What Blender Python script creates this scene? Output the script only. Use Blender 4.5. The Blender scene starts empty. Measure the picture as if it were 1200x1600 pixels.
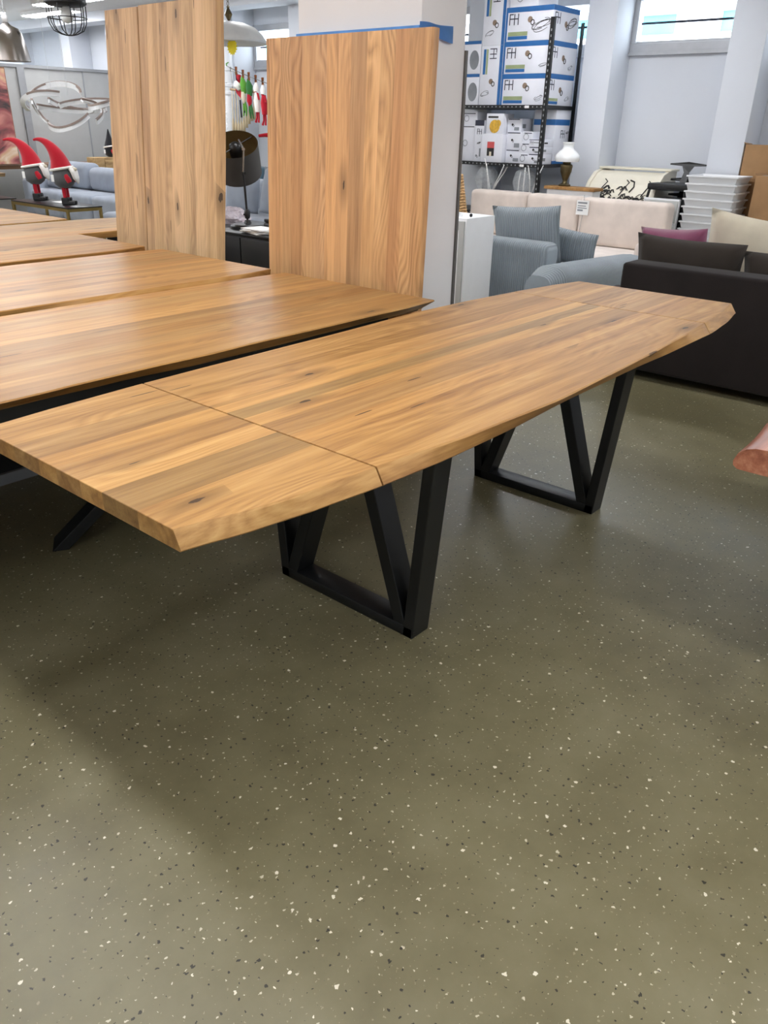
import bpy, bmesh, math, random
from mathutils import Vector, Matrix, noise as mnoise

sc = bpy.context.scene
COL = sc.collection
random.seed(7)
R = math.radians

# ------------------------------------------------------------------ camera
# World: X runs along the tables towards the window wall, Y across them, Z up; origin on the floor under the near table.
FPX, PITCH, ROLL, YAW = 1220.3, 0.4602, 0.0207, R(49.76)
cam_d = bpy.data.cameras.new('camera')
cam_d.sensor_fit = 'VERTICAL'
cam_d.sensor_height = 32.0
cam_d.sensor_width = 24.0
cam_d.lens = FPX / 1600 * 32.0
cam_d.clip_start, cam_d.clip_end = 0.05, 200
cam = bpy.data.objects.new('camera', cam_d)
COL.objects.link(cam)
cam.matrix_world = (Matrix.Translation((-2.2845, -1.5573, 1.473)) @ Matrix.Rotation(-YAW, 4, 'Z')
                    @ Matrix.Rotation(math.pi / 2 - PITCH, 4, 'X') @ Matrix.Rotation(ROLL, 4, 'Z'))
sc.camera = cam

# ------------------------------------------------------------------ world + exposure
sc.view_settings.view_transform = 'Standard'
sc.view_settings.look = 'None'
sc.view_settings.gamma = 1.0
sc.view_settings.use_curve_mapping = False
sc.view_settings.exposure = 0.0
world = bpy.data.worlds.new('world')
sc.world = world
world.use_nodes = True
bg = world.node_tree.nodes['Background']
bg.inputs['Color'].default_value = (0.86, 0.93, 1.0, 1)
bg.inputs['Strength'].default_value = 9.0
CEIL_LIGHT = 25.0        # strength of the ceiling light diffusers


# ------------------------------------------------------------------ materials
def lin(c):
    return tuple(((x / 255) / 12.92 if x / 255 <= 0.04045 else (((x / 255) + 0.055) / 1.055) ** 2.4) for x in c)


class NT:
    def __init__(s, name):
        s.m = bpy.data.materials.new(name)
        s.m.use_nodes = True
        s.t = s.m.node_tree
        s.b = s.t.nodes['Principled BSDF']

    def n(s, kind, **kw):
        nd = s.t.nodes.new('ShaderNode' + kind)
        ins = kw.pop('ins', {})
        for k, v in kw.items():
            setattr(nd, k, v)
        for k, v in ins.items():
            s.set(nd.inputs[k], v)
        return nd

    def set(s, inp, v):
        if isinstance(v, bpy.types.NodeSocket):
            s.t.links.new(v, inp)
        elif isinstance(v, tuple) and len(v) == 3 and inp.type == 'RGBA':
            inp.default_value = v + (1,)
        else:
            inp.default_value = v

    def math(s, op, a, b=0.0, c=None, clamp=False):
        nd = s.n('Math', operation=op, use_clamp=clamp)
        s.set(nd.inputs[0], a)
        s.set(nd.inputs[1], b)
        if c is not None:
            s.set(nd.inputs[2], c)
        return nd.outputs[0]

    def mix(s, f, a, b, mode='MIX'):
        nd = s.n('Mix', data_type='RGBA', blend_type=mode)
        s.set(nd.inputs[0], f)
        s.set(nd.inputs[6], a)
        s.set(nd.inputs[7], b)
        return nd.outputs[2]

    def ramp(s, f, stops):
        nd = s.n('ValToRGB')
        s.set(nd.inputs[0], f)
        els = nd.color_ramp.elements
        while len(els) < len(stops):
            els.new(0.5)
        for e, (p, c) in zip(els, stops):
            e.position = p
            e.color = (c + (1,)) if isinstance(c, tuple) else (c, c, c, 1)
        return nd.outputs[0]

    def mapping(s, vec, scale=(1, 1, 1)):
        nd = s.n('Mapping', ins={'Vector': vec, 'Scale': scale})
        return nd.outputs[0]

    def noise(s, vec, scale, detail=3.0, rough=0.5, dist=0.0, dims='3D'):
        nd = s.n('TexNoise', noise_dimensions=dims, ins={'Vector': vec, 'Scale': scale, 'Detail': detail, 'Roughness': rough, 'Distortion': dist})
        return nd.outputs['Fac']

    def bump(s, h, strength=0.2, dist=0.01):
        nd = s.n('Bump', ins={'Height': h, 'Strength': strength, 'Distance': dist})
        s.set(s.b.inputs['Normal'], nd.outputs[0])

    def coord(s, which='Object'):
        return s.n('TexCoord').outputs[which]


def plain(name, rgb, rough=0.5, metal=0.0, var=0.06, vscale=9.0, bump=0.0, bscale=60.0, emit=None, sheen=0.0, spec=None):
    t = NT(name)
    c = lin(rgb)
    co = t.coord()
    nz = t.noise(co, vscale, 3.0)
    lo = tuple(x * (1 - var) for x in c)
    hi = tuple(min(1, x * (1 + var)) for x in c)
    t.set(t.b.inputs['Base Color'], t.ramp(nz, [(0.3, lo), (0.7, hi)]))
    t.b.inputs['Roughness'].default_value = rough
    t.b.inputs['Metallic'].default_value = metal
    if sheen:
        t.b.inputs['Sheen Weight'].default_value = sheen
    if spec is not None:
        t.b.inputs['Specular IOR Level'].default_value = spec
    if bump:
        t.bump(t.noise(co, bscale, 4.0), bump, 0.004)
    if emit:
        t.set(t.b.inputs['Emission Color'], lin(emit[0]))
        t.b.inputs['Emission Strength'].default_value = emit[1]
    return t.m


def wood(name, light, mid, dark, rough=0.4, knots=0.5, coat=0.0, spec=0.5, ring_amt=0.08):
    """Oak stave: grain along local X, own offset and tint (object colour) for each stave."""
    t = NT(name)
    oi = t.n('ObjectInfo')
    rnd = oi.outputs['Random']
    off = t.n('CombineXYZ', ins={0: t.math('MULTIPLY', rnd, 31.0), 1: t.math('MULTIPLY', rnd, 17.3), 2: t.math('MULTIPLY', rnd, 7.7)})
    vec = t.n('VectorMath', operation='ADD', ins={0: t.coord(), 1: off.outputs[0]}).outputs[0]
    broad = t.noise(t.mapping(vec, (0.8, 15, 15)), 1.0, 4.0, 0.6, 0.5)
    fine = t.noise(t.mapping(vec, (5, 150, 150)), 1.0, 4.0, 0.65)
    warp = t.noise(t.mapping(vec, (1.1, 4, 4)), 1.0, 2.0)
    sep = t.n('SeparateXYZ', ins={0: vec})
    ring = t.math('ADD', t.math('MULTIPLY', sep.outputs[1], 30.0), t.math('MULTIPLY', warp, 16.0))
    ring = t.math('FRACT', ring)
    ring = t.math('ABSOLUTE', t.math('SUBTRACT', ring, 0.5))
    ring = t.math('MULTIPLY', ring, 2.0)
    rmask = t.n('MapRange', ins={'Value': t.noise(t.mapping(vec, (0.8, 3.2, 3.2)), 1.0, 1.0), 'From Min': 0.46, 'From Max': 0.62}).outputs[0]
    mids = t.noise(t.mapping(vec, (2.2, 48, 48)), 1.0, 4.0, 0.6, 0.3)
    tone = t.math('ADD', t.math('MULTIPLY', broad, 0.50), t.math('ADD', t.math('MULTIPLY', fine, 0.26), t.math('MULTIPLY', mids, 0.24)))
    tone = t.math('ADD', tone, t.math('MULTIPLY', t.math('MULTIPLY', t.math('SUBTRACT', ring, 0.5), ring_amt), rmask))
    c0 = t.ramp(tone, [(0.34, lin(dark)), (0.52, lin(mid)), (0.68, lin(light))])
    # knots: rare dark lens-shaped spots with a drawn-out halo
    kv = t.mapping(vec, (3.0, 10, 10))
    kn = t.n('TexVoronoi', voronoi_dimensions='2D', ins={'Vector': kv, 'Scale': 1.0})
    pick = t.math('GREATER_THAN', t.n('SeparateColor', ins={0: kn.outputs['Color']}).outputs[0], 1 - 0.085 * knots)
    jag = t.math('ADD', kn.outputs['Distance'], t.math('MULTIPLY', t.noise(t.mapping(vec, (20, 70, 70)), 1.0), 0.16))
    core = t.math('MULTIPLY', t.math('LESS_THAN', jag, 0.142), pick)
    halo = t.math('MULTIPLY', t.n('MapRange', ins={'Value': kn.outputs['Distance'], 'From Min': 0.08, 'From Max': 0.42, 'To Min': 0.55, 'To Max': 0.0}).outputs[0], pick)
    c1 = t.mix(halo, c0, lin(tuple(x * 0.62 for x in dark)))
    c2 = t.mix(t.math('MULTIPLY', core, 0.85), c1, lin((46, 34, 26)))
    # thin drying cracks along the grain
    cr = t.n('TexVoronoi', voronoi_dimensions='2D', ins={'Vector': t.mapping(vec, (1.9, 22, 1)), 'Scale': 1.0})
    cj = t.math('ADD', cr.outputs['Distance'], t.math('MULTIPLY', t.noise(t.mapping(vec, (14, 160, 160)), 1.0), 0.10))
    cpick = t.math('GREATER_THAN', t.n('SeparateColor', ins={0: cr.outputs['Color']}).outputs[1], 1 - 0.075 * knots)
    crack = t.math('MULTIPLY', t.math('LESS_THAN', cj, 0.125), cpick)
    c2 = t.mix(t.math('MULTIPLY', crack, 0.75), c2, lin((58, 42, 30)))
    c3 = t.mix(1.0, c2, oi.outputs['Color'], 'MULTIPLY')
    t.set(t.b.inputs['Base Color'], c3)
    t.set(t.b.inputs['Roughness'], t.math('ADD', t.math('MULTIPLY', fine, 0.16), rough - 0.08))
    t.b.inputs['Specular IOR Level'].default_value = spec
    if coat:
        t.b.inputs['Coat Weight'].default_value = coat
        t.b.inputs['Coat Roughness'].default_value = 0.2
    t.bump(fine, 0.12, 0.002)
    return t.m


def fabric(name, rgb, rough=0.95, scale=260.0, bump=0.35, var=0.10, sheen=0.25, rib=None):
    t = NT(name)
    co = t.coord()
    c = lin(rgb)
    nz = t.noise(co, 5.0, 4.0)
    base = t.ramp(nz, [(0.3, tuple(x * (1 - var) for x in c)), (0.7, tuple(min(1, x * (1 + var)) for x in c))])
    h = t.noise(co, scale, 3.0)
    if rib:
        sep = t.n('SeparateXYZ', ins={0: co})
        w = t.math('SINE', t.math('MULTIPLY', sep.outputs[rib[0]], rib[1]))
        h = t.math('ADD', t.math('MULTIPLY', w, 0.5), 0.5)
        base = t.mix(t.math('MULTIPLY', t.math('SUBTRACT', 1.0, h), 0.45), base, tuple(x * 0.45 for x in c))
        t.bump(h, 0.8, 0.006)
    else:
        t.bump(h, bump, 0.002)
    t.set(t.b.inputs['Base Color'], base)
    t.b.inputs['Roughness'].default_value = rough
    t.b.inputs['Sheen Weight'].default_value = sheen
    t.b.inputs['Specular IOR Level'].default_value = 0.25
    return t.m


def terrazzo():
    t = NT('terrazzo_floor')
    co = t.coord()
    wob = t.n('TexNoise', ins={'Vector': co, 'Scale': 120.0, 'Detail': 2.0})
    wv = t.n('VectorMath', operation='MULTIPLY_ADD', ins={0: wob.outputs['Color'], 1: (0.012, 0.012, 0.0), 2: co}).outputs[0]
    big = t.noise(co, 1.1, 4.0, 0.55)
    med = t.noise(co, 7.0, 5.0, 0.6)
    base = t.ramp(t.math('ADD', t.math('MULTIPLY', big, 0.6), t.math('MULTIPLY', med, 0.4)),
                  [(0.34, lin((100, 94, 70))), (0.5, lin((116, 110, 83))), (0.66, lin((128, 122, 96)))])

    def specks(scale, lo, hi, shift, power):
        v2 = t.n('VectorMath', operation='ADD', ins={0: wv, 1: (shift, shift * 1.7, 0.0)}).outputs[0]
        vo = t.n('TexVoronoi', voronoi_dimensions='2D', ins={'Vector': v2, 'Scale': scale})
        rr = t.n('SeparateColor', ins={0: vo.outputs['Color']}).outputs[1]
        rad = t.math('MULTIPLY_ADD', t.math('POWER', rr, power), hi - lo, lo)
        return t.math('LESS_THAN', vo.outputs['Distance'], rad), rr

    c = base
    for sc_, lo, hi, sh, pw, col, amt in ((36, -0.02, 0.115, 3.1, 1.8, (36, 34, 31), 0.9), (22, -0.03, 0.085, 8.3, 2.6, (38, 36, 33), 0.9),
                                          (42, -0.03, 0.12, 1.7, 2.4, (206, 199, 176), 0.85), (22, -0.04, 0.10, 5.9, 3.0, (226, 220, 200), 0.95),
                                          (70, -0.05, 0.15, 12.9, 2.2, (158, 150, 124), 0.55)):
        f, _ = specks(sc_, lo, hi, sh, pw)
        c = t.mix(t.math('MULTIPLY', f, amt), c, lin(col))
    # scuffs and scratches
    sv = t.n('Mapping', ins={'Vector': co, 'Rotation': (0, 0, 0.9), 'Scale': (0.8, 26, 1)}).outputs[0]
    scr = t.noise(sv, 1.0, 3.0, 0.5, 1.2)
    scr = t.n('MapRange', ins={'Value': scr, 'From Min': 0.70, 'From Max': 0.78, 'To Min': 0.0, 'To Max': 0.16}).outputs[0]
    c = t.mix(scr, c, lin((62, 57, 46)))
    t.set(t.b.inputs['Base Color'], c)
    t.set(t.b.inputs['Roughness'], t.n('MapRange', ins={'Value': t.math('ADD', t.math('MULTIPLY', med, 0.6), t.math('MULTIPLY', big, 0.4)), 'From Min': 0.3, 'From Max': 0.7, 'To Min': 0.30, 'To Max': 0.46}).outputs[0])
    t.b.inputs['Specular IOR Level'].default_value = 0.45
    t.bump(t.noise(co, 45.0, 4.0), 0.05, 0.003)
    return t.m


def corduroy(name, rgb, axis, freq):
    return fabric(name, rgb, rib=(axis, freq))


def glass_pane(name):
    t = NT(name)
    t.b.inputs['Base Color'].default_value = (0.95, 0.98, 1, 1)
    t.b.inputs['Roughness'].default_value = 0.02
    t.b.inputs['Transmission Weight'].default_value = 1.0
    t.b.inputs['IOR'].default_value = 1.05
    return t.m


def film(name, rgb, alpha, rough=0.15):
    t = NT(name)
    co = t.coord()
    t.b.inputs['Base Color'].default_value = lin(rgb) + (1,)
    t.b.inputs['Roughness'].default_value = rough
    t.set(t.b.inputs['Alpha'], t.math('MULTIPLY_ADD', t.noise(co, 26.0), 0.35, alpha - 0.17))
    t.bump(t.noise(co, 30.0), 0.8, 0.02)
    return t.m


def added_blind_cloth():
    """Thin white cloth of the added far-left window; lets daylight through."""
    t = NT('added_blind_cloth')
    t.b.inputs['Base Color'].default_value = (0.86, 0.88, 0.9, 1)
    t.b.inputs['Roughness'].default_value = 0.9
    tr = t.n('BsdfTranslucent', ins={'Color': (0.62, 0.64, 0.66, 1)})
    mx = t.n('MixShader', ins={0: 0.5, 1: t.b.outputs[0], 2: tr.outputs[0]})
    t.t.links.new(mx.outputs[0], t.t.nodes['Material Output'].inputs['Surface'])
    return t.m


def painting():
    """Figure in reds, pinks and black on a sand ground: loose print of the framed picture."""
    t = NT('painting_print')
    co = t.coord('Generated')
    nz = t.n('TexNoise', ins={'Vector': co, 'Scale': 3.2, 'Detail': 5.0, 'Distortion': 1.4}).outputs['Fac']
    c = t.ramp(nz, [(0.34, lin((60, 52, 52))), (0.43, lin((146, 78, 78))), (0.52, lin((190, 128, 118))), (0.60, lin((202, 166, 130))), (0.72, lin((222, 206, 186)))])
    t.set(t.b.inputs['Base Color'], c)
    t.b.inputs['Roughness'].default_value = 0.6
    return t.m


MT = dict(
    oak=wood('oak_honey', (202, 164, 108), (178, 136, 82), (134, 94, 54), 0.48, 0.9, spec=0.28, ring_amt=0.09),
    oak_gloss=wood('oak_lacquered', (200, 160, 102), (178, 134, 78), (136, 94, 52), 0.38, 0.8, coat=0.06, spec=0.36, ring_amt=0.10),
    oak_red=wood('oak_warm_oiled', (224, 182, 132), (204, 159, 111), (158, 116, 76), 0.45, 0.4, ring_amt=0.22),
    oak_pale=wood('oak_pale_oiled', (226, 194, 153), (206, 173, 132), (160, 126, 92), 0.5, 1.3, ring_amt=0.08),
    walnut=wood('acacia_slab', (206, 150, 118), (170, 106, 78), (120, 66, 46), 0.35, 0.3, coat=0.3),
    oak_log=wood('pale_log', (206, 184, 148), (186, 158, 118), (130, 100, 70), 0.6, 0.3),
    brown_wood=wood('brown_board', (170, 128, 92), (140, 100, 70), (100, 70, 48), 0.5, 0.3),
    black_steel=plain('black_powder_steel', (13, 15, 17), 0.42, 0.0, 0.05, 20, 0.05, 300, spec=0.5),
    black=plain('black_lacquer', (18, 18, 20), 0.35, var=0.05),
    black_matt=plain('black_matt', (22, 22, 24), 0.6),
    chrome=plain('brushed_nickel', (168, 162, 158), 0.26, 1.0, 0.10, 6),
    gold=plain('brushed_gold', (176, 150, 92), 0.3, 1.0),
    brass=plain('aged_brass', (100, 88, 62), 0.4, 0.9, 0.2, 20),
    alu=plain('window_aluminium', (176, 178, 182), 0.4, 0.3),
    floor=terrazzo(),
    wall=plain('white_plaster', (214, 218, 225), 0.85, var=0.02, vscale=2, bump=0.04, bscale=40),
    ceiling=plain('white_ceiling', (226, 226, 224), 0.9, var=0.02),
    pillar=plain('pillar_paint', (230, 229, 230), 0.8, var=0.02, vscale=3, bump=0.05, bscale=50),
    grey_panel=plain('grey_partition', (180, 181, 179), 0.75, var=0.02),
    grey_trim=plain('grey_trim', (150, 152, 154), 0.6),
    strip=plain('dark_grey_strip', (96, 94, 92), 0.5),
    diffuser=plain('light_diffuser', (250, 250, 246), 0.6, var=0.0, emit=((250, 251, 255), CEIL_LIGHT)),
    lamp_white=plain('lamp_housing', (228, 228, 228), 0.5),
    white_gloss=plain('white_gloss', (228, 230, 232), 0.22, var=0.02),
    white=plain('white_board', (236, 238, 240), 0.55, var=0.02),
    box_white=plain('white_carton', (224, 226, 234), 0.6, var=0.03),
    box_grey=plain('print_grey', (132, 136, 142), 0.6, var=0.15),
    blue=plain('print_blue', (34, 98, 160), 0.55, var=0.08),
    navy=plain('print_navy', (40, 44, 62), 0.55),
    green=plain('print_green', (152, 164, 122), 0.6, var=0.15),
    ochre=plain('print_yellow', (216, 170, 60), 0.6, var=0.2, vscale=40),
    red_print=plain('print_red', (204, 84, 84), 0.6, var=0.1),
    brown_print=plain('print_brown', (136, 116, 100), 0.6, var=0.2, vscale=60),
    cardboard=plain('cardboard', (158, 122, 84), 0.85, var=0.08, bump=0.1, bscale=90),
    dark_sofa=fabric('dark_brown_velour', (38, 33, 32), var=0.12, sheen=0.05),
    dark_sofa_pil=fabric('dark_brown_cushion', (54, 48, 43), var=0.12, sheen=0.08),
    plum=fabric('plum_velvet', (132, 70, 98), 0.6, sheen=0.5),
    cream=fabric('cream_cotton', (214, 205, 184), sheen=0.1),
    beige=fabric('beige_velour', (216, 203, 193), sheen=0.15),
    beige_seat=fabric('beige_seat_velour', (222, 212, 204), sheen=0.15),
    grey_rib_y=corduroy('grey_corduroy_y', (150, 160, 167), 1, 330.0),
    grey_rib_x=corduroy('grey_corduroy_x', (150, 160, 167), 0, 330.0),
    grey_sofa=fabric('light_grey_velour', (146, 154, 166), sheen=0.25),
    teal=fabric('teal_cotton', (24, 66, 84)),
    red_felt=fabric('red_felt', (176, 22, 40), sheen=0.3),
    white_fur=fabric('white_fur', (234, 230, 224), bump=0.9, scale=90.0),
    grey_felt=fabric('grey_felt', (92, 92, 94)),
    black_felt=fabric('black_felt', (34, 34, 38)),
    sand=fabric('sand_wool', (206, 188, 156), bump=0.9, scale=90.0),
    green_felt=fabric('green_felt', (88, 146, 52)),
    dgreen_felt=fabric('dark_green_felt', (48, 104, 50)),
    wicker=plain('wicker', (196, 158, 110), 0.8, var=0.3, vscale=70),
    tape_blue=plain('blue_film', (84, 146, 214), 0.35, var=0.12, vscale=14),
    sun_yellow=plain('yellow_paper', (240, 220, 40), 0.7),
    milk=plain('milk_glass', (236, 238, 238), 0.15, var=0.0),
    shade_dark=plain('shade_charcoal', (74, 72, 70), 0.8),
    shade_gold=plain('shade_gold_lining', (128, 104, 64), 0.35, 0.7),
    pane=glass_pane('window_glass'),
    wrap=film('clear_wrap', (235, 240, 242), 0.22),
    bag=film('plastic_bag', (228, 216, 224), 0.55),
    turquoise=plain('turquoise_glazing', (96, 196, 205), 0.3, var=0.2, vscale=1.2),
    facade=plain('white_facade', (240, 240, 238), 0.9),
    blind=added_blind_cloth(),
    paper=plain('paper', (238, 238, 236), 0.7, var=0.0),
    rope=plain('rope', (120, 122, 118), 0.8),
    ink=plain('black_ink', (36, 34, 34), 0.6),
    ivory=plain('ivory_lacquer', (226, 220, 202), 0.4, var=0.03),
    wire=plain('thin_wire', (190, 192, 194), 0.4, 0.4),
    led=plain('ribbon_edge_taupe', (142, 126, 118), 0.4),
    art=painting(),
    rug=plain('black_plinth', (20, 20, 21), 0.6),
)


# ------------------------------------------------------------------ mesh helpers
def bm_new():
    return bmesh.new()


def box(bm, x0, x1, y0, y1, z0, z1, M=None):
    vs = [bm.verts.new(Vector(p) if M is None else M @ Vector(p)) for p in
          ((x0, y0, z0), (x1, y0, z0), (x1, y1, z0), (x0, y1, z0), (x0, y0, z1), (x1, y0, z1), (x1, y1, z1), (x0, y1, z1))]
    for f in ((3, 2, 1, 0), (4, 5, 6, 7), (0, 1, 5, 4), (1, 2, 6, 5), (2, 3, 7, 6), (3, 0, 4, 7)):
        bm.faces.new([vs[i] for i in f])
    return vs


def tube(bm, pts, r, n=8, cap=True, flat=None):
    """Tube through points; r one radius or a list; flat=(normal, w, h) gives a rectangular band."""
    pts = [Vector(p) for p in pts]
    rs = r if isinstance(r, (list, tuple)) else [r] * len(pts)
    rings = []
    prev = None
    for i, p in enumerate(pts):
        d = (pts[min(i + 1, len(pts) - 1)] - pts[max(i - 1, 0)]).normalized()
        up = Vector((0, 0, 1)) if abs(d.z) < 0.95 else Vector((1, 0, 0))
        if prev is not None:
            a = (prev - d * prev.dot(d))
            a = a.normalized() if a.length > 1e-6 else d.cross(up).normalized()
        else:
            a = d.cross(up).normalized()
        prev = a
        b = d.cross(a)
        if flat:
            w, h = flat
            ring = [bm.verts.new(p + a * (sx * w) + b * (sy * h)) for sx, sy in ((-1, -1), (1, -1), (1, 1), (-1, 1))]
        else:
            ring = [bm.verts.new(p + (a * math.cos(2 * math.pi * k / n) + b * math.sin(2 * math.pi * k / n)) * rs[i]) for k in range(n)]
        rings.append(ring)
    m = len(rings[0])
    for i in range(len(rings) - 1):
        for k in range(m):
            bm.faces.new((rings[i][k], rings[i][(k + 1) % m], rings[i + 1][(k + 1) % m], rings[i + 1][k]))
    if cap:
        bm.faces.new(rings[0][::-1])
        bm.faces.new(rings[-1])


def lathe(bm, prof, n=24, M=None, cap=True):
    """prof: list of (radius, z)."""
    rings = []
    for r, z in prof:
        if r < 1e-5:
            v = Vector((0, 0, z))
            rings.append([bm.verts.new(v if M is None else M @ v)])
        else:
            ring = []
            for k in range(n):
                a = 2 * math.pi * k / n
                v = Vector((r * math.cos(a), r * math.sin(a), z))
                ring.append(bm.verts.new(v if M is None else M @ v))
            rings.append(ring)
    for a, b in zip(rings, rings[1:]):
        for k in range(n):
            k2 = (k + 1) % n
            if len(a) == 1 and len(b) == 1:
                continue
            if len(a) == 1:
                bm.faces.new((a[0], b[k2], b[k]))
            elif len(b) == 1:
                bm.faces.new((a[k], a[k2], b[0]))
            else:
                bm.faces.new((a[k], a[k2], b[k2], b[k]))
    if cap:
        for ring, fl in ((rings[0], True), (rings[-1], False)):
            if len(ring) > 1:
                bm.faces.new(ring[::-1] if fl else ring)


def prism(bm, poly, axis_vec, M=None):
    """Extrude polygon (list of 3D points) along axis_vec."""
    a = [Vector(p) for p in poly]
    b = [p + Vector(axis_vec) for p in a]
    va = [bm.verts.new(p if M is None else M @ p) for p in a]
    vb = [bm.verts.new(p if M is None else M @ p) for p in b]
    bm.faces.new(va[::-1])
    bm.faces.new(vb)
    for i in range(len(a)):
        j = (i + 1) % len(a)
        bm.faces.new((va[i], va[j], vb[j], vb[i]))


def obj(name, bm, mat, parent=None, smooth=False, bevel=0.0, seg=2, tint=None, loc=None, fix=True, angle=None):
    if bevel:
        bmesh.ops.bevel(bm, geom=bm.edges[:], offset=bevel, segments=seg, affect='EDGES', profile=0.5, clamp_overlap=True)
    if fix:
        bmesh.ops.recalc_face_normals(bm, faces=bm.faces[:])
    me = bpy.data.meshes.new(name)
    bm.to_mesh(me)
    bm.free()
    me.materials.append(MT[mat] if isinstance(mat, str) else mat)
    o = bpy.data.objects.new(name, me)
    COL.objects.link(o)
    if smooth:
        for p in me.polygons:
            p.use_smooth = True
        if angle:
            me.set_sharp_from_angle(angle=R(angle))
    if parent is not None:
        o.parent = parent
    if tint is not None:
        o.color = tuple(1 + (c - 1) * 2.4 for c in tint) + (1,)
    if loc is not None:
        o.location = loc
    return o


def thing(name, label, cat, loc=(0, 0, 0), rotz=0.0, group=None):
    o = bpy.data.objects.new(name, None)
    o.empty_display_size = 0.1
    COL.objects.link(o)
    o.location = loc
    o.rotation_euler = (0, 0, rotz)
    o['label'] = label
    o['category'] = cat
    if group:
        o['group'] = group
    return o


def node(name, parent, loc=(0, 0, 0), rotz=0.0):
    o = bpy.data.objects.new(name, None)
    o.empty_display_size = 0.1
    COL.objects.link(o)
    o.parent = parent
    o.location = loc
    o.rotation_euler = (0, 0, rotz)
    return o


def tag(o, label, cat, group=None):
    o['label'] = label
    o['category'] = cat
    if group:
        o['group'] = group
    return o


def struct(o):
    o['kind'] = 'structure'
    return o


def boxobj(name, mat, dims, parent=None, bevel=0.0, seg=2, smooth=None, M=None, **kw):
    bm = bm_new()
    box(bm, *dims, M=M)
    return obj(name, bm, mat, parent, bevel=bevel, seg=seg, smooth=bool(bevel) if smooth is None else smooth, angle=40 if bevel else None, **kw)


def interp(tbl):
    xs = [p[0] for p in tbl]
    ys = [p[1] for p in tbl]

    def f(x):
        if x <= xs[0]:
            return ys[0]
        for i in range(len(xs) - 1):
            if x <= xs[i + 1]:
                t = (x - xs[i]) / (xs[i + 1] - xs[i])
                t = t * t * (3 - 2 * t) * 0.35 + t * 0.65
                return ys[i] + (ys[i + 1] - ys[i]) * t
        return ys[-1]
    return f


def tone_list(n, lo=0.84, hi=1.10, seed=1):
    rg = random.Random(seed)
    out = []
    for _ in range(n):
        k = rg.uniform(lo, hi)
        w = rg.uniform(-0.03, 0.03)
        out.append((k * (1 + w), k, k * (1 - 1.3 * w)))
    return out


def planks(parent, x0, x1, bounds, tR, tL, bR, bL, z1, th, mat, tones, nx=24, ch=0.004, edge_steps=1):
    """Staves side by side along X. bounds: inner seams in Y (ascending). tR/tL/bR/bL: half widths of the top and
    bottom outline on the -Y / +Y side as functions of x. The outer staves carry the shaped edge."""
    n = len(bounds) + 1
    e = 0.0012
    xs = [x0, x0 + e] + [x0 + e + (x1 - x0 - 2 * e) * k / nx for k in range(1, nx)] + [x1 - e, x1]
    res = []
    for i in range(n):
        bm = bm_new()
        rings = []
        for k, x in enumerate(xs):
            end = k in (0, len(xs) - 1)
            zt = z1 - (e if end else 0)
            zb = z1 - th
            ring = []
            if i == 0:
                yt, yb = -tR(x), -bR(x)
                ring += [(x, yb + 0.003, zb), (x, yb, zb + 0.004), (x, yt, zt - ch), (x, yt + ch, zt)]
            else:
                ring += [(x, bounds[i - 1], zb), (x, bounds[i - 1], zt)]
            if i == n - 1:
                yt, yb = tL(x), bL(x)
                ring += [(x, yt - ch, zt), (x, yt, zt - ch), (x, yb, zb + 0.004), (x, yb - 0.003, zb)]
            else:
                ring += [(x, bounds[i], zt), (x, bounds[i], zb)]
            rings.append([bm.verts.new(p) for p in ring])
        m = len(rings[0])
        for a, b in zip(rings, rings[1:]):
            for k in range(m):
                bm.faces.new((a[k], a[(k + 1) % m], b[(k + 1) % m], b[k]))
        bm.faces.new(rings[0][::-1])
        bm.faces.new(rings[-1])
        o = obj('plank', bm, mat, parent, smooth=True, angle=25, tint=tones[i % len(tones)])
        res.append(o)
    return res


def seams(a, b, n, seed, jit=0.25):
    rg = random.Random(seed)
    w = (b - a) / n
    return [a + w * (i + rg.uniform(-jit, jit)) for i in range(1, n)]


def pillow_bm(w, h, t, n=12, pull=0.06, dent=None, lumpy=0.0, seed=0):
    """Cushion standing in the YZ plane: width along Y, height along Z (0..h), thickness along X."""
    bm = bm_new()
    gr = {}
    for side in (1, -1):
        for i in range(n + 1):
            for j in range(n + 1):
                a, b = -1 + 2 * i / n, -1 + 2 * j / n
                edge = i in (0, n) or j in (0, n)
                if edge and side == -1:
                    gr[(side, i, j)] = gr[(1, i, j)]
                    continue
                ea = 1 - pull * (1 - b * b)
                eb = 1 - pull * (1 - a * a)
                # edges curve inwards between the corners
                y = a * ea * w / 2
                z = b * eb * h / 2
                th = max(0.0, (1 - abs(a) ** 2.6)) ** 0.55 * max(0.0, (1 - abs(b) ** 2.6)) ** 0.55
                x = side * t / 2 * th
                if dent:
                    d2 = a * a + b * b
                    x *= 1 - 0.75 * math.exp(-d2 * dent)
                    x *= 1 + 0.10 * math.cos(9 * math.atan2(b, a)) * min(1, d2 * 2)
                if lumpy:
                    x += side * lumpy * th * mnoise.noise(Vector((y * 5 + seed, z * 5, side * 3.0)))
                    z += lumpy * 0.6 * mnoise.noise(Vector((y * 3 + seed, 4.0, z * 3)))
                gr[(side, i, j)] = bm.verts.new((x, y, z + h / 2))
    for side in (1, -1):
        for i in range(n):
            for j in range(n):
                q = [gr[(side, i, j)], gr[(side, i + 1, j)], gr[(side, i + 1, j + 1)], gr[(side, i, j + 1)]]
                bm.faces.new(q if side == 1 else q[::-1])
    return bm


def pillow(name, mat, w, h, t, loc, rot, parent=None, label=None, cat='cushion', group=None, **kw):
    o = obj(name, pillow_bm(w, h, t, **kw), mat, parent, smooth=True)
    o.location = loc
    o.rotation_euler = rot
    if label:
        tag(o, label, cat, group)
    return o


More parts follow.
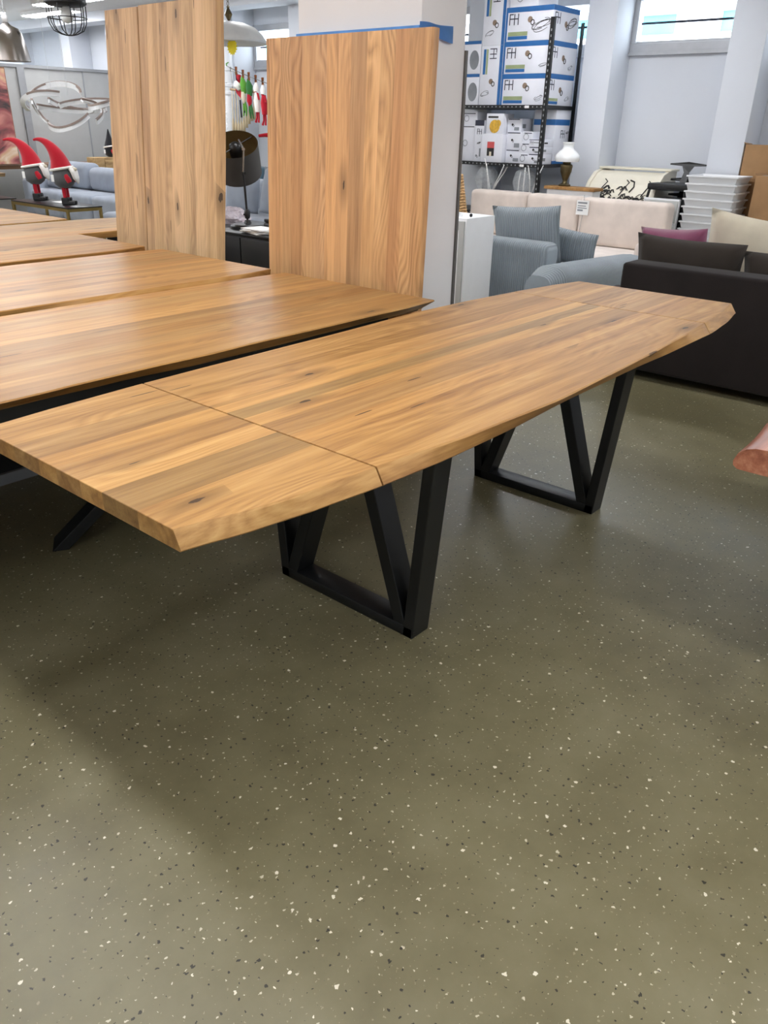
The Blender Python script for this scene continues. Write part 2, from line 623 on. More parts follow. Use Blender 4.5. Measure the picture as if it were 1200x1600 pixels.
def frame_M(origin, xd, yd):
    x, y = Vector(xd).normalized(), Vector(yd).normalized()
    z = x.cross(y)
    m = Matrix((x, y, z)).transposed().to_4x4()
    m.translation = Vector(origin)
    return m


FRONT = ((0, -1, 0), (0, 0, 1))      # faces -X (towards the camera's side), reads left to right
SIDE = ((1, 0, 0), (0, 0, 1))        # faces -Y
FRONT_CW = ((0, 0, -1), (0, -1, 0))  # faces -X, turned a quarter clockwise


def bars(name, parent, mat, origin, dirs, rects, depth=0.0012):
    """Flat print: rectangles (x0,x1,y0,y1) in a face's own axes."""
    M = frame_M(origin, *dirs)
    bm = bm_new()
    for r in rects:
        box(bm, r[0], r[1], r[2], r[3], 0, depth, M=M)
    return obj(name, bm, mat, parent)


def fh_letters(parent, origin, dirs, h, mat='navy'):
    s = h * 0.10
    w = h * 1.12
    rects = [(0, s, 0, h), (0, w * 0.42, h - s, h), (0, w, h * 0.50, h * 0.50 + s), (w * 0.5, w * 0.5 + s, 0, h), (w - s, w, 0, h)]
    return bars('lettering', parent, mat, origin, dirs, rects)


def squiggle(parent, origin, dirs, r, mat='ink', turns=2, seed=0):
    rg = random.Random(seed)
    M = frame_M(origin, *dirs)
    bm = bm_new()
    for k in range(turns):
        cx, cy = rg.uniform(-.3, .3) * r, rg.uniform(-.2, .2) * r
        a0 = rg.uniform(0, 6)
        ex = rg.uniform(.25, .6)
        pts = [M @ Vector((cx + r * math.cos(a0 + t / 16 * 5.2), cy + ex * r * math.sin(a0 + 0.7 + t / 16 * 5.2), 0.001)) for t in range(17)]
        tube(bm, pts, 0.0022, 4)
    return obj('printed_drawing', bm, mat, parent)


def spots(parent, origin, dirs, r, mat='brown_print'):
    M = frame_M(origin, *dirs)
    bm = bm_new()
    lathe(bm, [(0, 0), (r, 0), (r, 0.001), (0, 0.001)], 12, M=M, cap=False)
    o = obj('printed_bulb', bm, mat, parent)
    bm = bm_new()
    pts = [M @ Vector((r * 1.1 + r * .7 * math.cos(t / 12 * 6.283), -r * .9 + r * .8 * math.sin(t / 12 * 6.283), 0.001)) for t in range(13)]
    tube(bm, pts, r * 0.16, 4, cap=False)
    obj('printed_ring', bm, 'ink', parent)
    return o


# ================================================================== THE SETTING
UW, UP_, VL, VR, UF, HC = 6.5, 6.1, 15.0, -7.0, -7.0, 3.0
struct(boxobj('floor', 'floor', (UF, UW + 0.2, VR, VL, -0.1, 0)))
struct(boxobj('ceiling', 'ceiling', (UF, UW + 0.2, VR, VL, HC, HC + 0.1)))
WZ0, WZ1 = 2.19, 2.72
PITCHV = 1.47
piers = [(1.18 + PITCHV * k, 1.50 + PITCHV * k) for k in range(-5, 9)]
bm = bm_new()
box(bm, UW, UW + 0.2, VR, VL, 0, WZ0)
box(bm, UW, UW + 0.2, VR, VL, WZ1, HC)
for a, b in piers:
    box(bm, UW, UW + 0.2, a, b, WZ0, WZ1)
box(bm, UW, UW + 0.2, VR, piers[0][0], WZ0, WZ1)
box(bm, UW, UW + 0.2, piers[10][1], VL, WZ0, WZ1)
wb = struct(obj('wall_back', bm, 'wall'))
for a, b in piers:
    struct(boxobj('wall_pier', 'wall', (UP_, UW, a, b, 0, HC), bevel=0.004))
bm = bm_new()
box(bm, UF, UW, VL, VL + 0.15, 0, 1.6)
box(bm, UF, UW, VL, VL + 0.15, 2.9, HC)
box(bm, UF, 1.5, VL, VL + 0.15, 1.6, 2.9)
box(bm, 6.3, UW, VL, VL + 0.15, 1.6, 2.9)
struct(obj('wall_left', bm, 'wall'))
w = bpy.data.objects.new('window_11', None)  # window added to brighten the wall above the grey partition
COL.objects.link(w)
w.location = (3.9, VL, 1.6)
struct(w)
for k in range(3):
    x0 = -2.4 + k * 1.6
    bm = bm_new()
    box(bm, x0, x0 + 1.6, 0.0, 0.08, 0, 0.07)
    box(bm, x0, x0 + 1.6, 0.0, 0.08, 1.23, 1.3)
    box(bm, x0, x0 + 0.06, 0.0, 0.08, 0.07, 1.23)
    box(bm, x0 + 1.54, x0 + 1.6, 0.0, 0.08, 0.07, 1.23)
    obj('window_frame', bm, 'lamp_white', w)
    boxobj('pane', 'pane', (x0 + 0.06, x0 + 1.54, 0.03, 0.036, 0.07, 1.23), w)
    boxobj('blind', 'blind', (x0 + 0.03, x0 + 1.57, -0.03, -0.027, 0.02, 1.28), w)  # translucent sheet of the added window
struct(boxobj('wall_right', 'wall', (UF, UW, VR - 0.15, VR, 0, HC)))
struct(boxobj('wall_front', 'wall', (UF - 0.15, UF, VR, VL, 0, HC)))
for i in range(10):
    a, b = piers[i][1], piers[i + 1][0]
    w = bpy.data.objects.new('window_%d' % (i + 1), None)
    COL.objects.link(w)
    w.location = (UW, (a + b) / 2, WZ0)
    struct(w)
    hw, hh = (b - a) / 2, WZ1 - WZ0
    bm = bm_new()
    f = 0.075
    box(bm, -0.03, 0.06, -hw, hw, 0, f)
    box(bm, -0.03, 0.06, -hw, hw, hh - f, hh)
    box(bm, -0.03, 0.06, -hw, -hw + f * 0.75, f, hh - f)
    box(bm, -0.03, 0.06, hw - f * 0.75, hw, f, hh - f)
    obj('window_frame', bm, 'alu', w, bevel=0.004)
    boxobj('window_sash', 'alu', (0.0, 0.05, -hw + f * 0.75, hw - f * 0.75, f, f + 0.022), w)
    boxobj('rail', 'navy', (0.10, 0.12, -hw, hw, 0.255, 0.275), w)
    boxobj('window_sill', 'alu', (-0.05, 0.0, -hw, hw, -0.03, 0.0), w)
    boxobj('pane', 'pane', (0.02, 0.026, -hw + 0.05, hw - 0.05, f, hh - f), w)
# beam under the ceiling along the window wall
struct(boxobj('trim_1', 'wall', (5.75, UP_, VR, VL, 2.86, HC)))
# painted pillar with corner guard
struct(boxobj('wall_pillar', 'pillar', (0.82, 1.15, 0.914, 1.68, 0, HC), bevel=0.004))
struct(boxobj('trim_2', 'strip', (1.15, 1.165, 0.905, 0.955, 0, 1.79)))
# grey partition at the far left with its cap rail and post
part = struct(boxobj('wall_partition', 'grey_panel', (-3.0, 6.5, 12.5, 12.6, 0, 2.2)))
boxobj('cap_rail', 'grey_trim', (-3.0, 6.5, 12.47, 12.63, 2.2, 2.245), part)
boxobj('post', 'grey_trim', (4.83, 4.95, 12.46, 12.5, 0, 2.2), part)
boxobj('seam_strip', 'grey_trim', (6.0, 6.02, 12.49, 12.5, 0, 2.2), part)

# outside: the street front opposite
fac = thing('street_building', 'pale street front with turquoise glazing seen through the high windows', 'building', (13.0, 3.5, 0))
boxobj('facade_wall', 'facade', (0, 0.4, -14, 14, -1, 2.98), fac)
boxobj('facade_upper_wall', 'facade', (0, 0.4, -14, 14, 3.35, 3.6), fac)
boxobj('cornice', 'grey_trim', (-0.12, 0.4, -14, 14, 3.28, 3.33), fac)
for k in range(18):
    y = -13.5 + k * 1.5
    boxobj('glazing', 'turquoise', (0.05, 0.3, y, y + 0.72, 2.98, 3.28), fac)
    boxobj('facade_pier', 'facade', (0, 0.4, y + 0.72, y + 1.5, 2.98, 3.28), fac)


def ceiling_light(x, y, label, L=1.5):
    t = thing('ceiling_light', label, 'light', (x, y, HC), 0, 'long ceiling lights')
    boxobj('housing', 'lamp_white', (-0.14, 0.14, -L / 2, L / 2, -0.05, 0), t)
    boxobj('diffuser', 'diffuser', (-0.12, 0.12, -L / 2 + 0.02, L / 2 - 0.02, -0.062, -0.05), t)


COLS = ((-4.9, 'in the row nearest the viewer'), (-1.3, 'in the second row'), (1.9, 'in the third row'), (4.7, 'in the row along the windows'))
ROWS_ = ((-5.2, 'right end'), (-2.8, 'second from the right'), (-0.3, 'third from the right'), (2.3, 'fourth from the right'), (4.9, 'fourth from the left'), (7.5, 'third from the left'),
         (10.1, 'second from the left'), (13.6, 'left end'))
for cx, wa in COLS:
    for k_, (cy, wb_) in enumerate(ROWS_):
        if (cx > 0 and k_ in (2, 4)) or (cx < -4 and k_ == 1):
            continue
        ceiling_light(cx, cy, 'long white ceiling light %s, %s' % (wa, wb_), 2.2)

for cx, cy, wa in ((3.3, 13.9, 'behind the grey partition'), (5.3, 12.0, 'over the log bench')):  # extra lights added to brighten the walls seen above the grey partition
    ceiling_light(cx, cy, 'short white fill light added ' + wa, 1.4)


# ================================================================== TABLES
def leg_frame(parent, x, mat='black_steel'):
    """Steel foot: flat floor bar with a W of flat bars that flare out and meet under the top."""
    fr = node('leg_frame', parent, (x, 0, 0))
    d = 0.0425
    boxobj('floor_bar', mat, (-d, d, -0.303, 0.303, 0, 0.038), fr, bevel=0.003)
    for s in (-1, 1):
        bm = bm_new()
        prism(bm, [(-d, s * 0.303, 0.0), (-d, s * 0.263, 0.0), (-d, s * 0.327, 0.715), (-d, s * 0.367, 0.715)], (2 * d, 0, 0))
        obj('leg', bm, mat, fr, bevel=0.003)
        bm = bm_new()
        prism(bm, [(-d + 0.001, s * 0.275, 0.036), (-d + 0.001, s * 0.225, 0.036), (-d + 0.001, s * 0.004, 0.715), (-d + 0.001, s * 0.054, 0.715)], (2 * d - 0.002, 0, 0))
        obj('leg', bm, mat, fr, bevel=0.003)
    boxobj('mounting_plate', mat, (-0.055, 0.055, -0.40, 0.40, 0.715, 0.721), fr)
    return fr


# --- the long extension table in front
H1, TH1 = 0.765, 0.044
tR = interp([(-1.53, .388), (-1.36, .433), (-1.22, .455), (-1.03, .470), (-.69, .506), (-.28, .527), (.12, .514), (.42, .502), (.72, .484), (1.04, .461), (1.27, .438), (1.54, .397)])
bR = interp([(-1.53, .405), (-1.37, .443), (-1.21, .469), (-1.02, .490), (-.79, .503), (-.5, .502), (-.126, .487), (.375, .484), (.64, .490), (1.06, .488), (1.3, .464), (1.56, .420)])
tL = interp([(-1.53, .425), (-1.30, .448), (-1.03, .466), (-.74, .476), (-.25, .488), (.31, .512), (.65, .502), (1.04, .469), (1.30, .435), (1.53, .388)])
bL = interp([(-1.53, .445), (-1.03, .490), (-.25, .50), (.31, .50), (1.04, .49), (1.53, .41)])
main = thing('dining_table', 'long boat-shaped oak extension table on black W-shaped steel feet in front', 'table')
top = node('center_leaf', main)
tn = tone_list(12, 0.90, 1.10, 5)
tn_main = [(0.97, 0.95, .92), (1.0, .98, .95), (1.04, 1.02, .99), (.93, .92, .92), (1.06, 1.05, 1.02), (.90, .92, .93), (1.08, 1.07, 1.04), (.96, .95, .93), (1.02, 1.0, .98), (.92, .90, .87), (.98, .97, .96)]
planks(top, -1.026, 1.036, [-.335, -.245, -.175, -.065, 0.005, .072, .128, .152, .235, .325], tR, tL, bR, bL, H1, TH1, 'oak', tn_main, nx=40)
leafa = node('extension_leaf', main)
planks(leafa, -1.53, -1.0310, [-.265, -.135, -.045, .055, .135, .255], tR, tL, bR, bL, H1, TH1, 'oak',
       [(1.0, .99, .97), (.88, .89, .90), (1.05, 1.04, 1.02), (.94, .93, .93), (1.04, 1.03, 1.0), (.92, .92, .93), (.98, .97, .95)], nx=10)
leafb = node('extension_leaf', main)
planks(leafb, 1.0410, 1.538, [-.27, -.16, -.06, .05, .16, .26], tR, tL, bR, bL, H1, TH1, 'oak',
       [(.98, .97, .95), (1.03, 1.01, 1.0), (.95, .94, .93), (1.0, .99, .98), (.93, .92, .91), (1.03, 1.02, 1.0), (.97, .96, .94)], nx=10)
leg_frame(main, -0.61)
leg_frame(main, 0.608)
for sy in (-0.18, 0.18):
    boxobj('leaf_rail', 'black_steel', (-1.42, 1.42, sy - 0.02, sy + 0.02, 0.7, 0.7209), main)


def wavy(base, amp, seed, endcut=0.0, x0=-1, x1=1):
    def f(x):
        v = base + amp * mnoise.noise(Vector((x * 1.7 + seed, seed * 0.37, 0))) + amp * 0.4 * mnoise.noise(Vector((x * 5 + seed, seed, 1)))
        if endcut:
            v -= endcut * max(0, 1 - (x1 - x) / 0.30) ** 2
        return v
    return f


def spider_leg(parent, x, y, z, mat='black_steel'):
    """Crossed flat-steel foot in the middle of a table."""
    fr = node('cross_foot', parent, (x, y, 0))
    for a in (35, 145, 215, 325):
        ca, sa = math.cos(R(a)), math.sin(R(a))
        bm = bm_new()
        w = 0.045
        nx_, ny_ = -sa * w, ca * w
        poly = []
        for r0, zz in ((0.62, 0.0), (0.70, 0.0), (0.09, z), (0.0, z)):
            poly.append((r0 * ca - nx_, r0 * sa - ny_, zz))
        prism(bm, poly, (2 * nx_, 2 * ny_, 0))
        obj('leg', bm, mat, fr, bevel=0.003)
    boxobj('mounting_plate', mat, (-0.25, 0.25, -0.25, 0.25, z, z + 0.006), fr)
    return fr


def slab_table(name, label, x0, x1, y0, y1, h, th, mat, nst, seed, lo=.86, hi=1.08, under=0.05, leg='spider', endcut=0.06, legx=None):
    """Slab table with a waney long edge that runs under the top."""
    t = thing(name, label, 'table', ((x0 + x1) / 2, (y0 + y1) / 2, 0))
    hx, hy = (x1 - x0) / 2, (y1 - y0) / 2
    a, b = wavy(hy - 0.008, 0.014, seed, endcut, -hx, hx), wavy(hy - 0.008, 0.014, seed + 5.5, endcut, -hx, hx)
    c, d = wavy(hy - under, 0.025, seed + 9.1, endcut, -hx, hx), wavy(hy - under, 0.025, seed + 3.3, endcut, -hx, hx)
    planks(t, -hx, hx, seams(-hy + 0.02, hy - 0.02, nst, seed), a, b, c, d, h, th, mat, tone_list(nst, lo, hi, seed), nx=36)
    if leg == 'spider':
        for lx in (legx or (-hx * 0.5, hx * 0.5)):
            spider_leg(t, lx, 0, h - th - 0.006)
    elif leg == 'star':
        fr = node('star_foot', t)
        cx0 = -0.10 - t.location.x
        for (ax, ay, bx_, by_) in ((-1.0, 0.03, -0.35, -0.36), (-0.30, 0.34, -0.55, 0.30), (0.45, 0.16, 0.15, 0.36), (0.40, 0.30, 0.40, -0.30)):
            bm = bm_new()
            A, B = Vector((cx0 + ax, ay, 0)), Vector((cx0 + bx_, by_, h - th - 0.006))
            d = (B - A)
            n_ = Vector((-d.y, d.x, 0)).normalized() * 0.06
            e_ = Vector((d.x, d.y, 0)).normalized() * 0.06
            prism(bm, [A - n_, A - n_ + e_, B - n_ + e_, B - n_], n_ * 2)
            obj('leg', bm, 'black_steel', fr, bevel=0.003)
        boxobj('mounting_plate', 'black_steel', (cx0 - 0.65, cx0 + 0.65, -0.42, 0.42, h - th - 0.006, h - th), fr)
    elif leg == 'frame':
        for lx in (-hx + 0.35, hx - 0.35):
            fr = node('leg_frame', t, (lx, 0, 0))
            for s in (-1, 1):
                boxobj('leg', 'black_steel', (-0.04, 0.04, s * (hy - 0.22) - 0.03, s * (hy - 0.22) + 0.03, 0.03, h - th - 0.005), fr, bevel=0.003)
            boxobj('floor_bar', 'black_steel', (-0.04, 0.04, -hy + 0.19, hy - 0.19, 0, 0.03), fr, bevel=0.003)
            boxobj('mounting_plate', 'black_steel', (-0.05, 0.05, -hy + 0.15, hy - 0.15, h - th - 0.005, h - th), fr)
    return t


t2 = slab_table('dining_table', 'oak table with a waney edge directly behind the long extension table', -2.95, 0.575, 0.565, 1.60, 0.772, 0.048, 'oak_gloss', 9, 3, .90, 1.06, under=0.07, leg='star', endcut=0.015)
boxobj('gap_board', 'black_steel', (-1.6, 1.55, -0.40, -0.36, 0.58, 0.718), t2)  # black boards added to hide the floor and keep the table gap dark
boxobj('gap_board', 'black_steel', (-1.6, 1.55, 0.36, 0.40, 0.58, 0.718), t2)
t3 = slab_table('dining_table', 'glossy oak table with a bright window sheen, third from the front', -2.6, 0.545, 1.612, 2.648, 0.785, 0.035, 'oak_gloss', 9, 11, .94, 1.05, under=0.01, leg='none', endcut=0.03)
slab_table('dining_table', 'oak table fourth from the front, its end beside the split upright board', -2.2, 0.52, 2.70, 3.585, 0.790, 0.045, 'oak', 8, 17, .95, 1.08, under=0.02, leg='frame', endcut=0.04)
slab_table('dining_table', 'oak table reaching behind the split upright board, fifth from the front', -1.5, 1.33, 3.62, 4.40, 0.775, 0.045, 'oak', 7, 23, .95, 1.08, under=0.02, leg='frame', endcut=0.04)
slab_table('dining_table', 'oak table farthest back of the row, before the gnome figures', -1.2, 0.99, 4.44, 5.60, 0.775, 0.045, 'oak', 8, 29, .95, 1.08, under=0.02, leg='frame', endcut=0.04)

boxobj('pedestal', 'rug', (-0.86, 0.92, -0.33, 0.33, 0.05, 0.75), t3)
boxobj('foot_strip', 'grey_trim', (-0.87, 0.93, -0.35, 0.35, 0.0, 0.05), t3)


# --- the slab table cut off at the right
t = thing('live_edge_table', 'reddish live-edge slab table cut off at the right edge', 'table', (0, 0, 0))
X0, X1 = -0.29, 1.5
fr_ = interp([(-.3, -1.035), (-.22, -1.03), (0.0, -1.02), (.6, -1.06), (1.5, -1.03)])
rows = []
bm = bm_new()
NXS = 26
for k in range(NXS + 1):
    x = X0 + (X1 - X0) * k / NXS
    y = fr_(x) + 0.008 * math.sin(9 * x)
    yb = -1.95 + 0.02 * math.sin(6 * x)
    ring = [(x, yb, 0.70), (x, y - 0.012, 0.70), (x, y, 0.708), (x, y + 0.002, 0.72), (x, y - 0.006, 0.742), (x, y - 0.024, 0.757), (x, y - 0.045, 0.764), (x, y - 0.075, 0.766), (x, yb, 0.766)]
    rows.append([bm.verts.new(p) for p in ring])
for a, b in zip(rows, rows[1:]):
    for k in range(9):
        bm.faces.new((a[k], a[(k + 1) % 9], b[(k + 1) % 9], b[k]))
bm.faces.new(rows[0][::-1])
bm.faces.new(rows[-1])
obj('slab', bm, 'walnut', t, smooth=True, angle=50, tint=(.93, .92, .92))
for lx in (0.35, 1.25):
    fr = node('leg_frame', t, (lx, -1.5, 0))
    for s in (-1, 1):
        boxobj('leg', 'black_steel', (-0.04, 0.04, s * 0.3 - 0.03, s * 0.3 + 0.03, 0.03, 0.695), fr, bevel=0.003)
    boxobj('floor_bar', 'black_steel', (-0.04, 0.04, -0.33, 0.33, 0, 0.03), fr, bevel=0.003)
    boxobj('mounting_plate', 'black_steel', (-0.05, 0.05, -0.36, 0.36, 0.695, 0.70), fr)


# ================================================================== UPRIGHT TABLE TOPS
def upright(name, label, base, lean, length, build):
    """build(parent) makes a slab with X along its height, Y across, top face up; stood on end, face towards -X."""
    t = thing(name, label, 'table top', base)
    h = node('slab', t)
    # local X -> up (leaning back), local Z (face) -> -X
    h.matrix_local = frame_M((0, 0, 0), (math.sin(lean), 0, math.cos(lean)), (0, 1, 0)) @ Matrix.Scale(1, 4)
    build(h)
    return t


# frame_M gives Z = X x Y: (sin,0,cos) x (0,1,0) = (-cos,0,sin): the face looks back towards the camera, slightly up
def build_B(h):
    w = 0.525
    a = lambda x: w - 0.010
    c = lambda x: w
    tones = [(.98, .96, .93), (.97, .93, .90), (1.0, .99, .96), (1.06, 1.06, 1.03), (.92, .91, .90), (1.02, 1.0, .97), (1.06, 1.04, 1.0), (.98, .97, .97), (1.0, .99, .97), (.93, .90, .87), (.97, .96, .94), (1.0, .98, .95)]
    planks(h, 0, 1.84, [-.40, -.325, -.24, -.16, -.065, .015, .09, .165, .255, .335, .405, .482], c, a, c, a, 0.045, 0.045, 'oak_red', tones, nx=8, ch=0.008)


upright('table_top', 'warm brown oak table top standing upright against the painted pillar', (0.675, 1.285, 0.0), 0.042, 1.84, build_B)


def build_A(h):
    w = 0.535
    r_ = lambda x: w - 0.010 + 0.004 * math.sin(x * 4)
    l_ = lambda x: w - 0.004
    rb = lambda x: w + 0.012 + 0.006 * math.sin(x * 5 + 1)
    lb = lambda x: w
    tn = [(1.0, .98, .94), (1.03, 1.02, 1.0), (.98, .97, .95), (1.04, 1.03, 1.02), (.97, .95, .93), (1.0, .98, .95), (.95, .92, .9)]
    planks(h, 0, 2.065, [-.43, -.33, -.22, -.10, .0, .10], r_, lambda x: 0.181, rb, lambda x: 0.181, 0.045, 0.045, 'oak_pale', tn, nx=24, ch=0.004)
    planks(h, 0, 2.060, [.27, .35, .44], lambda x: -0.191, l_, lambda x: -0.191, lb, 0.045, 0.045, 'oak_pale', [(.97, .95, .93), (1.02, 1.0, .98), (1.0, .98, .96), (.95, .93, .91)], nx=20, ch=0.004)
    boxobj('joint_strip', 'black_matt', (0.01, 2.05, 0.15, 0.22, -0.012, 0.0), h)  # black backing added so the open joint reads dark


upright('table_top', 'pale oak table top with a dark joint line standing upright beside the lamp gap', (0.685, 2.815, 0.0), 0.082, 2.065, build_A)

# blue film hung behind the warm top
bf = thing('blue_film', 'strip of blue film hanging over the pillar corner behind the upright top', 'film', (0.80, 1.26, 1.80))
bm = bm_new()
for (x0, x1, y0, y1, z0, z1) in ((0.0, 0.018, -0.35, 0.42, 0.0, 0.062),):
    box(bm, x0, x1, y0, y1, z0, z1)
obj('front_strip', bm, 'tape_blue', bf, bevel=0.003)
bm = bm_new()
pts = []
N = 8
top_r, bot_r = [], []
for k in range(N + 1):
    u_ = k / N
    x = 0.0 + 0.24 * u_
    top_r.append(bm.verts.new((x, -0.352 - 0.006 * math.sin(u_ * 9), 0.075 + 0.002 * math.sin(u_ * 7))))
    bot_r.append(bm.verts.new((x, -0.352 - 0.012 * abs(math.sin(u_ * 6)), 0.018 + 0.010 * math.sin(u_ * 5))))
for k in range(N):
    bm.faces.new((top_r[k], top_r[k + 1], bot_r[k + 1], bot_r[k]))
ret = bmesh.ops.solidify(bm, geom=bm.faces[:], thickness=0.003)
obj('side_flap', bm, 'tape_blue', bf, smooth=True, angle=40)


# ================================================================== SOFAS ON THE RIGHT
def rbox(name, mat, dims, parent, bevel=0.05, seg=4, **kw):
    return boxobj(name, mat, dims, parent, bevel=bevel, seg=seg, smooth=True, **kw)


ds = thing('dark_sofa', 'dark brown sofa seen from behind beyond the long table', 'sofa', (2.6, -0.5, 0))
rbox('backrest', 'dark_sofa', (0.0, 0.22, -1.5, 1.14, 0.06, 0.722), ds, 0.022, 3)
rbox('seat', 'dark_sofa', (0.222, 1.0, -1.3, 1.14, 0.06, 0.43), ds, 0.04)
rbox('chaise_seat', 'dark_sofa', (0.10, 1.0, 1.142, 1.62, 0.06, 0.405), ds, 0.04)
rbox('armrest', 'dark_sofa', (0.222, 1.0, -1.5, -1.302, 0.06, 0.60), ds, 0.03)
for fx in (0.08, 0.92):
    for fy in (-1.42, 1.05):
        boxobj('foot', 'black', (fx - 0.03, fx + 0.03, fy - 0.03, fy + 0.03, 0, 0.07), ds)
pillow('back_cushion', 'dark_sofa_pil', 0.70, 0.45, 0.20, (2.97, 0.355, 0.425), (0.02, -0.16, 0.02), None, 'dark brown back cushion nearest the corner of the dark sofa', group='dark sofa cushions', lumpy=0.012, seed=2)
pillow('back_cushion', 'dark_sofa_pil', 0.70, 0.42, 0.20, (2.99, -0.345, 0.425), (-0.03, -0.16, 0.03), None, 'dark brown back cushion at the right edge of the picture', group='dark sofa cushions', lumpy=0.012, seed=8)
pillow('plum_cushion', 'plum', 0.46, 0.49, 0.20, (3.33, 0.55, 0.425), (-0.06, -0.30, 0.0), None, 'plum velvet cushion with gathered centre on the dark sofa', dent=9.0, n=18)
pillow('cream_cushion', 'cream', 0.86, 0.56, 0.22, (3.54, 0.06, 0.425), (0.10, -0.20, 0.0), None, 'large cream cushion on the dark sofa before the cardboard boxes', lumpy=0.012, seed=5)

gs = thing('corduroy_sofa', 'blue-grey corduroy sofa with rolled arm behind the end of the table', 'sofa', (3.62, 2.3, 0))
rbox('backrest', 'grey_rib_y', (0.0, 0.24, -0.53, 1.3, 0.05, 0.625), gs, 0.06)
rbox('seat', 'grey_rib_y', (0.242, 1.0, -0.50, 1.3, 0.05, 0.40), gs, 0.05)
bm = bm_new()
pr_ = []
arm_pts = [(-0.30, -0.66), (-0.16, -0.68), (0.2, -0.72), (0.6, -0.78), (0.95, -0.84), (1.06, -0.86)]
rows = []
for k, (ax, ay) in enumerate(arm_pts):
    sq = 0.72 if k in (0, len(arm_pts) - 1) else 1.0
    ring = []
    for j in range(20):
        a = 2 * math.pi * j / 20
        cy, cz = math.cos(a), math.sin(a)
        yy = abs(cy) ** 0.7 * (1 if cy > 0 else -1) * 0.17 * sq
        zz = abs(cz) ** 0.7 * (1 if cz > 0 else -1) * 0.22 * sq
        ring.append(bm.verts.new((ax, ay + yy, 0.275 + zz)))
    rows.append(ring)
for a, b in zip(rows, rows[1:]):
    for k in range(20):
        bm.faces.new((a[k], a[(k + 1) % 20], b[(k + 1) % 20], b[k]))
bm.faces.new(rows[0][::-1])
bm.faces.new(rows[-1])
obj('rolled_arm', bm, 'grey_rib_x', gs, smooth=True, angle=60)
for fx, fy in ((-0.1, -0.66), (0.9, -0.8), (0.1, 1.2), (0.9, 1.2), (0.12, -0.4)):
    boxobj('foot', 'black', (fx - 0.03, fx + 0.03, fy - 0.03, fy + 0.03, 0, 0.06), gs)
pillow('corduroy_cushion', 'grey_rib_y', 0.68, 0.49, 0.18, (3.98, 2.14, 0.395), (-0.07, -0.14, 0), None, 'large grey corduroy cushion leaning on the sofa backrest', group='corduroy cushions')
pillow('corduroy_cushion', 'grey_rib_y', 0.46, 0.30, 0.14, (4.22, 1.86, 0.395), (0.10, -0.10, 0), None, 'small grey corduroy cushion peeking out behind the large one', group='corduroy cushions')

bs = thing('beige_sofa', 'beige velour sofa with three back panels under the shelf', 'sofa', (5.35, 2.6, 0))
for i, (y0, y1) in enumerate(((-1.09, -0.172), (-0.166, 0.446), (0.452, 1.16))):
    rbox('back_panel', 'beige', (0.0, 0.20, y0, y1, 0.42, 0.86), bs, 0.045)
rbox('seat', 'beige_seat', (-0.62, 0.20, -1.05, 1.16, 0.10, 0.42), bs, 0.05)
rbox('armrest', 'beige', (-0.60, 0.18, -1.27, -1.07, 0.10, 0.57), bs, 0.05)
for fx in (-0.55, 0.12):
    for fy in (-1.15, 1.08):
        boxobj('foot', 'black', (fx - 0.03, fx + 0.03, fy - 0.03, fy + 0.03, 0, 0.11), bs)
pt = thing('price_tag', 'white printed price tag hanging on the beige sofa back', 'tag', (5.325, 2.37, 0.70))
bars('card', pt, 'paper', (0.012, 0.075, 0.0), FRONT, [(0, 0.135, 0, 0.135)], 0.002)
bars('printed_text', pt, 'box_grey', (0.0095, 0.06, 0.02), FRONT, [(0, 0.10, 0.085, 0.10), (0, 0.09, 0.06, 0.068), (0, 0.10, 0.04, 0.048), (0, 0.06, 0.015, 0.03)], 0.001)
bm = bm_new()
tube(bm, [(0.012, 0.0, 0.135), (0.014, 0.004, 0.17), (0.02, 0.006, 0.185)], 0.002, 5)
tube(bm, [(0.014, 0.0, 0.0), (0.014, 0.01, -0.10), (0.014, 0.02, -0.24)], 0.002, 5)
obj('string', bm, 'box_grey', pt)

wc = thing('white_cabinet', 'narrow white cabinet standing between the pillar and the corduroy sofa', 'cabinet', (2.6, 1.87, 0))
boxobj('carcass', 'white', (0.02, 0.38, 0.0, 0.72, 0.0, 0.88), wc, bevel=0.002)
for k in range(2):
    d = boxobj('door', 'grey_panel', (0.0, 0.018, 0.01 + k * 0.355, 0.355 + k * 0.355, 0.06, 0.86), wc, bevel=0.002)
    boxobj('door_panel', 'white', (-0.004, 0.0, 0.05 + k * 0.355, 0.315 + k * 0.355, 0.12, 0.80), d)
bp = boxobj('knob', 'black', (0.13, 0.15, 0.04, 0.06, 0.88, 0.905), wc, bevel=0.008)
fp = thing('folded_foil', 'crumpled clear foil lying on the white cabinet', 'foil', (2.7, 2.15, 0.88))
bm = bm_new()
bmesh.ops.create_icosphere(bm, subdivisions=3, radius=0.1)
for v in bm.verts:
    n_ = mnoise.noise(v.co * 14)
    v.co = Vector((v.co.x * 0.9, v.co.y * 1.7, max(0, v.co.z + 0.02) * 0.45)) * (1 + 0.25 * n_)
obj('foil', bm, 'wrap', fp)

